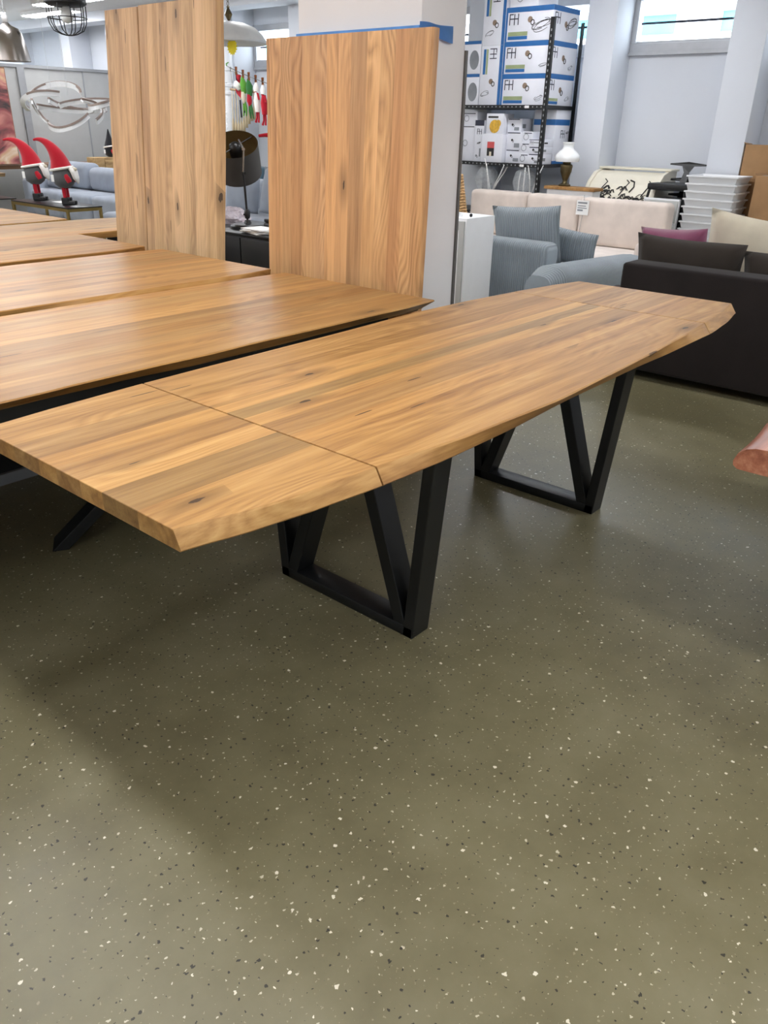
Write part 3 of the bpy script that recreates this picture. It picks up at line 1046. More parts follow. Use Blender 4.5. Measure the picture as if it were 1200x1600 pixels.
# ================================================================== DESK, CHAIRS, TRAYS, CARTONS BY THE WINDOW WALL
rd = thing('rolltop_desk', 'ivory roll-top desk with painted black landscape by the window wall', 'desk', (5.80, 2.28, 0))
prof = [(0.55, 0.0), (0.0, 0.0), (0.0, 0.76), (0.04, 0.86), (0.12, 0.98), (0.24, 1.07), (0.36, 1.10), (0.55, 1.10)]
for y0, y1 in ((-0.40, -0.36), (0.34, 0.38)):
    bm = bm_new()
    prism(bm, [(x, y0, z) for x, z in prof], (0, y1 - y0, 0))
    obj('side_panel', bm, 'ivory', rd, bevel=0.004)
bm = bm_new()
pin = [(0.02, 0.77), (0.06, 0.86), (0.135, 0.97), (0.25, 1.055), (0.36, 1.085), (0.36, 1.07), (0.26, 1.04), (0.15, 0.955), (0.075, 0.85), (0.035, 0.77)]
prism(bm, [(x, -0.36, z) for x, z in pin], (0, 0.70, 0))
cover = obj('roll_cover', bm, 'ivory', rd)
bm = bm_new()
rg = random.Random(4)


def desk_pt(y, s):
    xz = [(0.018, 0.772), (0.055, 0.862), (0.132, 0.974), (0.245, 1.061)]
    f = s * 3
    i = min(2, int(f))
    t_ = f - i
    return Vector((xz[i][0] + (xz[i + 1][0] - xz[i][0]) * t_ - 0.003, y, xz[i][1] + (xz[i + 1][1] - xz[i][1]) * t_))


for cl, (cy, cs, w, n) in enumerate(((0.24, 0.25, 0.09, 16), (0.02, 0.34, 0.15, 26), (-0.24, 0.2, 0.07, 14))):
    for k in range(n):
        y = cy + rg.uniform(-w, w)
        s = cs + rg.uniform(-0.16, 0.22)
        l_ = rg.uniform(0.015, 0.045)
        tube(bm, [desk_pt(y - l_, max(0.02, s - 0.02)), desk_pt(y - l_ * .3, s + 0.05), desk_pt(y + l_ * .3, s + 0.04), desk_pt(y + l_, max(0.02, s - 0.03))], rg.uniform(0.003, 0.007), 5)
for k in range(3):
    y0 = (-0.02, 0.22, -0.26)[k]
    tube(bm, [desk_pt(y0, 0.35), desk_pt(y0 - 0.03, 0.55), desk_pt(y0 - 0.06, 0.72), desk_pt(y0 - 0.02, 0.8)], 0.005, 5)
tube(bm, [desk_pt(-0.12, 0.45), desk_pt(-0.15, 0.6), desk_pt(-0.13, 0.75), desk_pt(-0.08, 0.8)], 0.007, 5)
obj('painted_landscape', bm, 'ink', cover)
boxobj('top_board', 'ivory', (0.34, 0.56, -0.42, 0.40, 1.10, 1.12), rd, bevel=0.005)
boxobj('desk_front', 'ivory', (0.02, 0.5, -0.36, 0.34, 0.05, 0.76), rd, bevel=0.005)

# stacked chairs: seat, four legs, T-shaped back
def metal_chair(base, label, k):
    t = thing('metal_chair', label, 'chair', base, 0.0, 'stacked dark metal chairs')
    h = 0.44
    boxobj('seat', 'black_steel', (-0.2, 0.2, -0.2, 0.2, h - 0.06, h), t, bevel=0.012, seg=2)
    for sx in (-1, 1):
        for sy in (-1, 1):
            bm = bm_new()
            tube(bm, [(sx * 0.23, sy * 0.23, 0.0), (sx * 0.175, sy * 0.175, h - 0.03)], 0.014, 8)
            obj('leg', bm, 'black_steel', t, smooth=True, angle=50)
    bm = bm_new()
    prism(bm, [(0.19, -0.035, h - 0.005), (0.19, 0.035, h - 0.005), (0.235, 0.026, h + 0.09), (0.255, 0.06, h + 0.148), (0.262, 0.19, h + 0.155), (0.263, 0.19, h + 0.168), (0.263, 0.0, h + 0.188),
               (0.263, -0.19, h + 0.168), (0.262, -0.19, h + 0.155), (0.255, -0.06, h + 0.148), (0.235, -0.026, h + 0.09)], (0.012, 0, 0))
    obj('backrest', bm, 'black_steel', t)
    return t


for k in range(5):
    metal_chair((5.95, 1.72, 0.142 * k), ('dark metal chair with T-shaped back topmost of its stack beside the roll-top desk' if k == 4 else
                'dark metal chair lower in the stack beside the roll-top desk, seat %s from the floor' % ('first', 'second', 'third', 'fourth')[k]), k)
# grey drawer unit before the chairs
du = thing('drawer_unit', 'light grey drawer unit standing before the stacked chairs', 'cabinet', (5.66, 1.70, 0))
boxobj('carcass', 'white', (0.015, 0.05, -0.16, 0.20, 0.0, 0.88), du)
for k in range(4):
    boxobj('drawer', 'grey_panel', (0.0, 0.014, -0.15, 0.19, 0.02 + k * 0.215, 0.22 + k * 0.215), du, bevel=0.002)

# white trays stacked
tr_me = None
for k in range(16):
    t = thing('plastic_tray', '', 'tray', (5.86, 1.27, 0.0675 * k), 0.0, 'stacked white plastic trays')
    t['label'] = 'white plastic tray topmost of the stack beside the cardboard boxes' if k == 15 else 'white plastic tray in the stack beside the cardboard boxes, %s from the top' % ('second third fourth fifth sixth seventh eighth ninth tenth eleventh twelfth thirteenth fourteenth fifteenth sixteenth'.split()[14 - k])
    if tr_me is None:
        bm = bm_new()
        o_, i_ = [], []
        L, W = 0.24, 0.20
        for (sx, sy) in ((-1, -1), (1, -1), (1, 1), (-1, 1)):
            o_.append([bm.verts.new((sx * (W - d), sy * (L - d), z)) for d, z in ((0.05, 0.0), (0.022, 0.076), (0.0, 0.076), (0.0, 0.09))])
            i_.append([bm.verts.new((sx * (W - d), sy * (L - d), z)) for d, z in ((0.008, 0.09), (0.03, 0.006))])
        for a in range(4):
            b = (a + 1) % 4
            for s in range(3):
                bm.faces.new((o_[a][s], o_[b][s], o_[b][s + 1], o_[a][s + 1]))
            bm.faces.new((o_[a][3], o_[b][3], i_[b][0], i_[a][0]))
            bm.faces.new((i_[a][0], i_[b][0], i_[b][1], i_[a][1]))
        bm.faces.new([x[0] for x in o_][::-1])
        bm.faces.new([x[1] for x in i_])
        b0 = obj('bin', bm, 'white_gloss', t)
        tr_me = b0.data
        bm = bm_new()
        for s in (-1,):
            box(bm, -0.05, 0.05, -L + 0.022, -L + 0.05, 0.040, 0.066)
        h0 = obj('handle_slot', bm, 'grey_trim', t, bevel=0.003)
        hm = h0.data
    else:
        for nm, me in (('bin', tr_me), ('handle_slot', hm)):
            o = bpy.data.objects.new(nm, me)
            COL.objects.link(o)
            o.parent = t


def carton(label, dims, rot=0.0, mat='cardboard', open_top=False):
    x0, x1, y0, y1, z0, z1 = dims
    t = thing('cardboard_box', label, 'box', ((x0 + x1) / 2, (y0 + y1) / 2, z0), rot)
    hx, hy, h = (x1 - x0) / 2, (y1 - y0) / 2, z1 - z0
    boxobj('body', mat, (-hx, hx, -hy, hy, 0, h), t, bevel=0.003)
    boxobj('tape', 'grey_trim', (-0.025, 0.025, -hy - 0.001, hy + 0.001, h - 0.06, h + 0.001), t)
    for s in (-1, 1):
        bm = bm_new()
        box(bm, -hx, hx, -0.002, 0.002, 0, 0.03, M=Matrix.Translation((0, s * hy * 0.98, h - 0.001)) @ Matrix.Rotation(-s * 0.9, 4, 'X'))
        obj('flap', bm, mat, t)
    return t


carton('tall slim cardboard box standing behind the tray stack', (6.10, 6.32, 0.80, 1.17, 0, 1.37), 0.06)
carton('cardboard box at the right edge beside the tray stack', (5.75, 6.05, 0.48, 0.90, 0, 1.12), -0.1)

# ================================================================== SHELF WITH CARTONS
sh = thing('metal_shelf', 'black slotted metal shelf rack stacked with lamp cartons', 'shelf', (5.58, 3.05, 0))
SX, SY = 0.62, 1.25
for px in (0.0, SX):
    for py in (0.0, SY):
        bm = bm_new()
        ph = 2.45 if not (px and py) else 2.3
        sx_, sy_ = (1 if px == 0 else -1), (1 if py == 0 else -1)
        box(bm, min(px, px + sx_ * 0.003), max(px, px + sx_ * 0.003), min(py, py + sy_ * 0.04), max(py, py + sy_ * 0.04), 0, ph)
        box(bm, min(px, px + sx_ * 0.04), max(px, px + sx_ * 0.04), min(py, py + sy_ * 0.003), max(py, py + sy_ * 0.003), 0, ph)
        post = obj('post', bm, 'black_steel', sh)
        if py == 0.0 and px == 0.0:
            bm = bm_new()
            for q in range(46):
                box(bm, -0.0012, 0.0, 0.015, 0.026, 0.08 + q * 0.05, 0.10 + q * 0.05)
            obj('slot_row', bm, 'grey_trim', post)
for lv in (0.10, 0.62, 1.128, 1.685):
    s_ = boxobj('shelf_board', 'black_steel', (0.003, SX - 0.003, 0.003, SY - 0.003, lv - 0.035, lv), sh)
    bm = bm_new()
    for q in range(24):
        box(bm, 0.0018, 0.003, 0.05 + q * 0.05, 0.062 + q * 0.05, lv - 0.024, lv - 0.012)
    obj('slot_row', bm, 'grey_trim', s_)
    if lv > 1:
        boxobj('shelf_label', 'paper', (0.0, 0.003, 0.20, 0.25, lv - 0.03, lv - 0.006), s_)


def lamp_box(label, u0, u1, v0, v1, z0, z1, style, group='lamp cartons on the metal shelf', seed=0):
    """White lamp carton: printed on the front (-X) and on the side (-Y)."""
    t = thing('lamp_carton', label, 'box', (u0, v0, z0), 0.0, group)
    w, d, h = v1 - v0, u1 - u0, z1 - z0
    boxobj('carton', 'box_white', (0, d, 0, w, 0, h), t, bevel=0.002)
    e = 0.0005
    F0 = lambda x, y: (-e, w - x, y)       # front face, x from its left, y up
    S0 = lambda x, y: (x, -e, y)           # side face
    if style == 'fh':
        bars('blue_band', t, 'blue', F0(0, h - 0.045), FRONT, [(0, w, 0, 0.045)])
        bars('blue_band', t, 'blue', S0(0, h - 0.045), SIDE, [(0, d, 0, 0.045)])
        bars('blue_edge', t, 'blue', F0(0, 0), FRONT, [(0, 0.02, 0, h - 0.045)])
        fh_letters(t, F0(0.04, h * 0.48), FRONT, h * 0.33)
        fh_letters(t, S0(0.03, h * 0.48), SIDE, h * 0.33)
        bars('printed_strip', t, 'green', F0(0.035, h * 0.16), FRONT, [(0, w * 0.42, 0, h * 0.12)])
        bars('printed_strip', t, 'blue', F0(0.035, h * 0.05), FRONT, [(0, w * 0.42, 0, h * 0.10)])
        if seed % 3 == 0:
            bars('printed_strip', t, 'green', S0(0.02, h * 0.14), SIDE, [(0, d * 0.4, 0, h * 0.09)])
            bars('printed_strip', t, 'blue', S0(0.02, h * 0.04), SIDE, [(0, d * 0.4, 0, h * 0.09)])
        spots(t, F0(w * 0.52, h * 0.62), FRONT, 0.028)
        spots(t, S0(d * 0.50, h * 0.50), SIDE, 0.028)
        if seed == 1:
            squiggle(t, F0(w * 0.78, h * 0.48), FRONT, 0.10, turns=4, seed=3)
            squiggle(t, S0(d * 0.72, h * 0.55), SIDE, 0.08, turns=4, seed=5)
        else:
            squiggle(t, F0(w * 0.84, h * 0.24), FRONT, 0.045, 'box_grey', 2, seed)
            squiggle(t, S0(d * 0.80, h * 0.24), SIDE, 0.04, 'box_grey', 2, seed + 1)
    elif style == 'turned':
        bars('blue_band', t, 'blue', F0(w - 0.035, 0), FRONT, [(0, 0.035, 0, h)])
        fh_letters(t, F0(w - 0.16, h * 0.95), FRONT_CW, 0.085)
        bars('printed_strip', t, 'blue', F0(0.03, h * 0.52), FRONT, [(0, 0.03, 0, h * 0.42)])
        bars('printed_strip', t, 'green', F0(0.065, h * 0.52), FRONT, [(0, 0.022, 0, h * 0.42)])
        spots(t, F0(w * 0.52, h * 0.40), FRONT, 0.026)
        squiggle(t, F0(w * 0.3, h * 0.2), FRONT, 0.05, 'box_grey', 2, seed)
    elif style == 'globe':
        bars('blue_band', t, 'blue', F0(0, h - 0.03), FRONT, [(0, w, 0, 0.03)])
        fh_letters(t, F0(0.02, h * 0.70), FRONT, h * 0.13)
        M = frame_M(F0(w * 0.72, h * 0.42), *FRONT)
        bm = bm_new()
        lathe(bm, [(0, 0), (0.075, 0), (0.075, 0.001), (0, 0.001)], 20, M=M @ Matrix.Diagonal((0.8, 1.2, 1, 1)), cap=False)
        obj('printed_globe', bm, 'box_grey', t)
        spots(t, F0(0.035, h * 0.45), FRONT, 0.018, 'blue')
    elif style == 'slimfh':
        bars('blue_band', t, 'navy', F0(0, h - 0.055), FRONT, [(0, w, 0, 0.055)])
        fh_letters(t, F0(0.03, h * 0.66), FRONT, 0.055)
        squiggle(t, F0(w * 0.5, h * 0.45), FRONT, 0.02, 'ink', 2, seed)
        spots(t, F0(w * 0.3, h * 0.14), FRONT, 0.012, 'box_grey')
        bars('printed_strip', t, 'box_grey', F0(w * 0.6, h * 0.12), FRONT, [(0, 0.02, 0, h * 0.2)])
    elif style == 'bulb':
        bars('printed_text', t, 'ink', F0(0.02, h * 0.78), FRONT, [(0, w * 0.6, 0, 0.018)])
        M = frame_M(F0(w * 0.5, h * 0.36), *FRONT)
        bm = bm_new()
        lathe(bm, [(0, 0), (0.065, 0), (0.065, 0.001), (0, 0.001)], 18, M=M, cap=False)
        lathe(bm, [(0, 0), (0.035, 0), (0.035, 0.001), (0, 0.001)], 14, M=M @ Matrix.Translation((0.045, 0.03, 0.0005)), cap=False)
        obj('printed_bulb', bm, 'ochre', t)
    elif style == 'redpic':
        bars('printed_picture', t, 'red_print', F0(w * 0.28, h * 0.50), FRONT, [(0, w * 0.34, 0, h * 0.22)])
        bars('printed_picture', t, 'ink', F0(w * 0.28, h * 0.22), FRONT, [(0, w * 0.34, 0, h * 0.28)])
        bars('printed_picture', t, 'cream', F0(w * 0.40, h * 0.22), FRONT, [(0, w * 0.1, 0, h * 0.15)], 0.0018)
    elif style == 'flat':
        bars('printed_line', t, 'navy', F0(0, h - 0.012), FRONT, [(0.01, w * 0.85, 0, 0.009)])
        bars('printed_line', t, 'box_grey', F0(w * 0.5, h * 0.12), FRONT, [(0, w * 0.34, 0, h * 0.25)])
        spots(t, F0(w * 0.36, h * 0.55), FRONT, 0.012, 'ink')
        bars('printed_line', t, 'box_grey', S0(0.02, h * 0.3), SIDE, [(0, d * 0.3, 0, h * 0.3)])
    elif style == 'fhflat':
        bars('printed_line', t, 'navy', F0(0, h - 0.008), FRONT, [(0.0, w, 0, 0.006)])
        fh_letters(t, F0(0.012, h * 0.28), FRONT, h * 0.5)
        bars('printed_line', t, 'ink', F0(w * 0.35, h * 0.5), FRONT, [(0, w * 0.5, 0, 0.006)])
        bars('printed_line', t, 'ink', S0(0.04, h * 0.4), SIDE, [(0, d * 0.3, 0, h * 0.2)])
    elif style == 'big':
        for z_, hh in ((h * 0.72, 0.055), (0.0, 0.03)):
            bars('blue_band', t, 'blue', F0(0, z_), FRONT, [(0, w, 0, hh)])
            bars('blue_band', t, 'blue', S0(0, z_), SIDE, [(0, d, 0, hh)])
        fh_letters(t, S0(d * 0.42, h * 0.48), SIDE, h * 0.15)
        squiggle(t, S0(d * 0.85, h * 0.58), SIDE, 0.03, 'ink', 2, 2)
    else:
        M = frame_M(F0(w * 0.35, h * 0.5), *FRONT)
        bm = bm_new()
        pts = [M @ Vector((0.03 * math.cos(q / 12 * 6.283), 0.03 * math.sin(q / 12 * 6.283), 0.001)) for q in range(13)]
        tube(bm, pts, 0.003, 4, cap=False)
        obj('printed_ring', bm, 'box_grey', t)
        bars('printed_line', t, 'navy', F0(0, h - 0.02), FRONT, [(0.02, w * 0.9, 0, 0.008)])
    return t


Z1 = 1.685
lamp_box('large white FH lamp carton, lowest of the right stack on the top shelf', 5.60, 6.13, 3.07, 3.62, Z1, Z1 + 0.284, 'fh', seed=3)
lamp_box('large white FH lamp carton in the middle of the right stack', 5.60, 6.13, 3.07, 3.62, Z1 + 0.285, Z1 + 0.573, 'fh', seed=2)
lamp_box('large white FH lamp carton with curly lamp picture, top of the right stack', 5.60, 6.12, 3.075, 3.62, Z1 + 0.574, Z1 + 0.870, 'fh', seed=1)
lamp_box('small white carton lying on top of the highest FH carton', 5.62, 6.0, 3.27, 3.60, Z1 + 0.871, Z1 + 1.02, 'plain')
lamp_box('FH carton standing on its end beside the right stack, lower one', 5.605, 6.10, 3.632, 3.90, Z1, Z1 + 0.55, 'turned', seed=4)
lamp_box('FH carton standing on its end beside the right stack, upper one', 5.605, 6.10, 3.632, 3.90, Z1 + 0.551, Z1 + 1.05, 'turned', seed=5)
lamp_box('FH carton with grey globe picture near the pillar, lower one', 5.61, 6.0, 3.912, 4.20, Z1, Z1 + 0.295, 'globe')
lamp_box('FH carton with grey globe picture near the pillar, upper one', 5.61, 6.0, 3.912, 4.20, Z1 + 0.296, Z1 + 0.60, 'globe')
ZB = 1.128
G2 = 'small cartons on the middle shelf'
lamp_box('tall white carton at the left end of the middle shelf', 5.64, 5.9, 3.94, 4.14, ZB, ZB + 0.36, 'plain', G2)
lamp_box('small white carton with ring picture on the left tall carton', 5.64, 5.9, 3.93, 4.14, ZB + 0.361, ZB + 0.49, 'plain', G2)
lamp_box('slim tall FH carton with dark blue top on the middle shelf', 5.62, 5.85, 3.815, 3.933, ZB, ZB + 0.41, 'slimfh', G2)
lamp_box('white carton with red picture on the middle shelf', 5.59, 5.82, 3.545, 3.812, ZB, ZB + 0.28, 'redpic', G2)
lamp_box('white carton with yellow bulb picture on the red picture carton', 5.60, 5.8, 3.56, 3.775, ZB + 0.281, ZB + 0.475, 'bulb', G2)
lamp_box('flat white carton lowest of the three beside the red picture carton', 5.66, 5.9, 3.345, 3.54, ZB, ZB + 0.13, 'flat', G2)
lamp_box('flat white carton second of the three beside the red picture carton', 5.66, 5.9, 3.345, 3.54, ZB + 0.131, ZB + 0.30, 'flat', G2)
lamp_box('flat white carton topmost of the three behind the bulb carton', 5.68, 5.9, 3.38, 3.555, ZB + 0.301, ZB + 0.43, 'flat', G2)
lamp_box('plain white carton low beside the FH flat cartons', 5.62, 5.8, 3.225, 3.338, ZB, ZB + 0.10, 'blank', G2)
lamp_box('plain white carton second beside the FH flat cartons', 5.63, 5.8, 3.225, 3.338, ZB + 0.101, ZB + 0.205, 'blank', G2)
lamp_box('plain white carton above the FH flat cartons', 5.655, 5.8, 3.215, 3.34, ZB + 0.206, ZB + 0.31, 'blank', G2)
lamp_box('flat white carton at the corner post, lowest of three', 5.60, 5.82, 3.06, 3.22, ZB, ZB + 0.10, 'flat', G2)
lamp_box('flat white carton at the corner post, middle of three', 5.60, 5.83, 3.06, 3.22, ZB + 0.101, ZB + 0.168, 'flat', G2)
lamp_box('flat FH carton at the corner post, top of three', 5.60, 5.83, 3.06, 3.22, ZB + 0.169, ZB + 0.238, 'fhflat', G2)
lamp_box('tall FH carton with blue bands behind the corner post', 5.845, 6.15, 3.07, 3.33, ZB, ZB + 0.52, 'big', G2)

# wood-topped cabinet with the old lamp
sb = thing('side_cabinet', 'low grey cabinet with wooden top under the milk glass lamp', 'cabinet', (5.60, 2.62, 0))
boxobj('carcass', 'white', (0.0, 0.17, -0.20, 0.33, 0.0, 0.90), sb)
boxobj('cabinet_top', 'oak_log', (-0.02, 0.19, -0.22, 0.36, 0.90, 0.93), sb, bevel=0.004, tint=(.9, .82, .72))
ol = thing('oil_lamp', 'old brass lamp with white milk glass shade on the wood-topped cabinet', 'lamp', (5.69, 2.80, 0.93))
bm = bm_new()
lathe(bm, [(0.0, 0), (0.062, 0), (0.064, 0.012), (0.03, 0.03), (0.022, 0.05), (0.036, 0.085), (0.058, 0.14), (0.064, 0.19), (0.060, 0.205), (0.03, 0.215), (0.0, 0.22)], 20)
obj('base', bm, 'brass', ol, smooth=True, angle=50)
bm = bm_new()
lathe(bm, [(0.0, 0.21), (0.04, 0.215), (0.042, 0.24), (0.028, 0.262), (0.0, 0.262)], 16)
obj('burner', bm, 'brass', ol, smooth=True, angle=50)
bm = bm_new()
lathe(bm, [(0.118, 0.235), (0.128, 0.262), (0.122, 0.295), (0.095, 0.328), (0.062, 0.352), (0.052, 0.375), (0.058, 0.405), (0.066, 0.418), (0.060, 0.418), (0.046, 0.38), (0.056, 0.345), (0.09, 0.318), (0.114, 0.29), (0.118, 0.262), (0.110, 0.237)], 28, cap=False)
obj('lamp_shade', bm, 'milk', ol, smooth=True)

# wicker tree and wrapped branches
wk = thing('wicker_tree', 'small cone tree of woven wicker beside the pillar edge', 'decoration', (3.28, 2.42, 0))
boxobj('stand', 'black_matt', (-0.12, 0.12, -0.12, 0.12, 0.0, 0.78), wk, bevel=0.004)
bm = bm_new()
for lp in range(16):
    f = lp / 16
    r_ = 0.062 * (1 - f) + 0.008
    z_ = 0.80 + 0.34 * f
    tube(bm, [(r_ * math.cos(a / 14 * 6.283), r_ * math.sin(a / 14 * 6.283), z_ + 0.004 * (-1) ** a) for a in range(15)], 0.011, 6, cap=False)
obj('woven_rings', bm, 'wicker', wk, smooth=True)
bm = bm_new()
lathe(bm, [(0.0, 0.78), (0.05, 0.78), (0.0, 1.16)], 12)
tube(bm, [(0, 0, 1.13), (0, 0, 1.21)], 0.006, 6)
obj('core', bm, 'wicker', wk)
rg = random.Random(9)
for i, (v0, sp, lab) in enumerate(((3.72, 0.16, 'white branches in clear wrap beneath the shelf, nearer the pillar'), (3.30, 0.12, 'white branches in clear wrap beneath the shelf, nearer the corner post'))):
    t = thing('wrapped_branches', lab, 'decoration', (5.72, v0, 0.62))
    for k in range(4):
        bm = bm_new()
        a = rg.uniform(-1, 1)
        p = [Vector((0, (k - 1.5) * 0.02, 0.0))]
        dr = Vector((-0.05, a * sp * 0.6 + (0.05 if i == 0 else -0.04), 0.16))
        for q in range(5):
            dr = dr + Vector((rg.uniform(-.01, .01), rg.uniform(-.05, .05), rg.uniform(-.01, .02)))
            p.append(p[-1] + dr * 0.55)
        tube(bm, p, [0.009, 0.009, 0.008, 0.008, 0.006, 0.004], 6)
        obj('branch', bm, 'paper', t, smooth=True)
    bm = bm_new()
    lathe(bm, [(0.0, 0), (0.04, 0.0), (0.07, 0.15), (0.13, 0.32), (0.10, 0.42), (0.03, 0.48), (0.0, 0.47)], 16, M=Matrix.Translation((-0.06, 0.04 if i == 0 else -0.03, 0)))
    for v in bm.verts:
        v.co += Vector((0.0, 0.03, 0.02)) * mnoise.noise(v.co * 18)
    obj('clear_wrap', bm, 'wrap', t, smooth=True)


# ================================================================== GAP BETWEEN THE UPRIGHT TOPS
bsb = thing('black_sideboard', 'black sideboard in the gap between the two upright table tops', 'sideboard', (1.55, 3.3, 0))
boxobj('carcass', 'black', (0.01, 0.62, -0.75, 0.9, 0.06, 0.73), bsb, bevel=0.003)
boxobj('board_top', 'black', (0.0, 0.63, -0.76, 0.91, 0.73, 0.75), bsb, bevel=0.003)
for k in range(3):
    d = boxobj('door', 'black', (-0.008, 0.01, -0.745 + k * 0.55, -0.205 + k * 0.55, 0.08, 0.72), bsb, bevel=0.002)
    boxobj('handle', 'chrome', (-0.02, -0.008, -0.26 + k * 0.55, -0.25 + k * 0.55, 0.35, 0.47), d)
boxobj('plinth', 'black_matt', (0.04, 0.58, -0.72, 0.87, 0.0, 0.06), bsb)

dl = thing('desk_lamp', 'black jointed desk lamp with dark drum shade on the black sideboard', 'lamp', (1.80, 3.31, 0.75), 0)
bm = bm_new()
lathe(bm, [(0, 0), (0.13, 0), (0.132, 0.02), (0.12, 0.032), (0.03, 0.036), (0.02, 0.06), (0, 0.06)], 28)
obj('base', bm, 'black', dl, smooth=True, angle=40)
bm = bm_new()
tube(bm, [(0, 0, 0.05), (0, 0.003, 0.12), (0, 0.01, 0.25), (0, 0.02, 0.39)], 0.009, 10)
tube(bm, [(-0.03, 0.0, 0.10), (0.03, 0.02, 0.10)], 0.008, 8)
lathe(bm, [(0, 0.07), (0.018, 0.07), (0.022, 0.09), (0.022, 0.12), (0.014, 0.135), (0, 0.135)], 12)
tube(bm, [(-0.02, -0.02, 0.385), (0.02, 0.05, 0.385)], 0.01, 8)
obj('lower_pole', bm, 'black', dl, smooth=True, angle=40)
bm = bm_new()
tube(bm, [(0, 0.02, 0.39), (0.0, 0.0, 0.545)], 0.006, 8)
tube(bm, [(0, 0.0, 0.545), (0.10, 0.17, 0.60)], 0.007, 8)
tube(bm, [(-0.015, -0.015, 0.545), (0.015, 0.02, 0.545)], 0.012, 8)
obj('arm', bm, 'chrome', dl, smooth=True, angle=40)
SM = Matrix.Translation((0.13, 0.24, 0.47)) @ Matrix.Rotation(R(32), 4, Vector((0.646, -0.763, 0)))
bm = bm_new()
lathe(bm, [(0.175, -0.12), (0.175, 0.12), (0.1745, 0.12), (0.1745, -0.12)], 32, M=SM, cap=False)
shd = obj('lamp_shade', bm, 'shade_dark', dl, smooth=True, angle=40)
bm = bm_new()
lathe(bm, [(0.1735, -0.119), (0.1735, 0.119)], 32, M=SM, cap=False)
obj('gold_lining', bm, 'shade_gold', shd, smooth=True)
bm = bm_new()
lathe(bm, [(0, 0.02), (0.045, 0.02), (0.05, 0.06), (0.045, 0.11), (0.02, 0.13), (0, 0.13)], 16, M=SM)
tube(bm, [SM @ Vector((-0.17, 0, 0.10)), SM @ Vector((0.17, 0, 0.10))], 0.004, 6)
obj('bulb_socket', bm, 'black', dl, smooth=True, angle=50)

pb = thing('plastic_bag', 'crumpled pinkish plastic bag on the black sideboard left of the lamp', 'bag', (1.95, 3.70, 0.75))
bm = bm_new()
bmesh.ops.create_icosphere(bm, subdivisions=4, radius=0.14)
for v in bm.verts:
    n_ = 0.35 * mnoise.noise(v.co * 11) + 0.2 * mnoise.noise(v.co * 27)
    v.co = Vector((v.co.x, v.co.y * 1.2, v.co.z * 0.6)) * (1 + n_)
    v.co.z = max(0.001, v.co.z + 0.03)
obj('film', bm, 'bag', pb)
ws = thing('paper_stack', 'white papers lying on the black sideboard beside the lamp base', 'paper', (1.68, 3.03, 0.75))
for k in range(4):
    o = boxobj('sheet', 'paper', (-0.09, 0.09, -0.12, 0.12, 0.002 + k * 0.008, 0.008 + k * 0.008), ws)
    o.rotation_euler = (0, 0, (-0.3, 0.1, 0.35, -0.1)[k])
lk = thing('shoe_ornament', 'small black shoe-shaped ornament beside the lamp base', 'decoration', (1.88, 3.10, 0.75))
rbox('body', 'black', (-0.04, 0.04, -0.09, 0.09, 0, 0.05), lk, 0.02)
rbox('heel', 'black', (-0.03, 0.03, 0.03, 0.085, 0.05, 0.075), lk, 0.008)

ms = thing('grey_sofa', 'light grey sofa glimpsed in the gap behind the desk lamp', 'sofa', (3.35, 5.4, 0))
rbox('seat', 'grey_sofa', (0.0, 0.9, -0.9, 1.0, 0.08, 0.58), ms, 0.06)
rbox('backrest', 'grey_sofa', (0.74, 1.0, -0.9, 1.0, 0.30, 0.88), ms, 0.07)
for fx in (0.08, 0.85):
    for fy in (-0.8, 0.9):
        boxobj('foot', 'black', (fx - 0.03, fx + 0.03, fy - 0.03, fy + 0.03, 0, 0.1), ms)
pillow('grey_cushion', 'grey_sofa', 0.55, 0.36, 0.18, (3.66, 5.62, 0.575), (0.0, 0.15, 0), None, 'light grey sofa cushion behind the lamp pole, left one', group='cushions of the glimpsed grey sofa')
pillow('grey_cushion', 'grey_sofa', 0.55, 0.46, 0.18, (3.62, 5.02, 0.575), (0.12, 0.15, 0), None, 'light grey sofa cushion tilted behind the lamp pole, right one', group='cushions of the glimpsed grey sofa')
pillow('teal_cushion', 'teal', 0.40, 0.30, 0.14, (4.55, 6.14, 0.70), (0, 0.1, 0), None, 'dark teal cushion before the beige chair back')
bch = thing('beige_armchair', 'beige armchair behind the glimpsed grey sofa', 'chair', (4.75, 6.1, 0))
rbox('backrest', 'cream', (0.10, 0.28, -0.30, 0.42, 0.50, 1.08), bch, 0.08)
rbox('seat', 'cream', (-0.35, 0.28, -0.30, 0.42, 0.30, 0.695), bch, 0.06)
for fx in (-0.28, 0.2):
    for fy in (-0.22, 0.34):
        boxobj('leg', 'black', (fx - 0.02, fx + 0.02, fy - 0.02, fy + 0.02, 0, 0.31), bch)


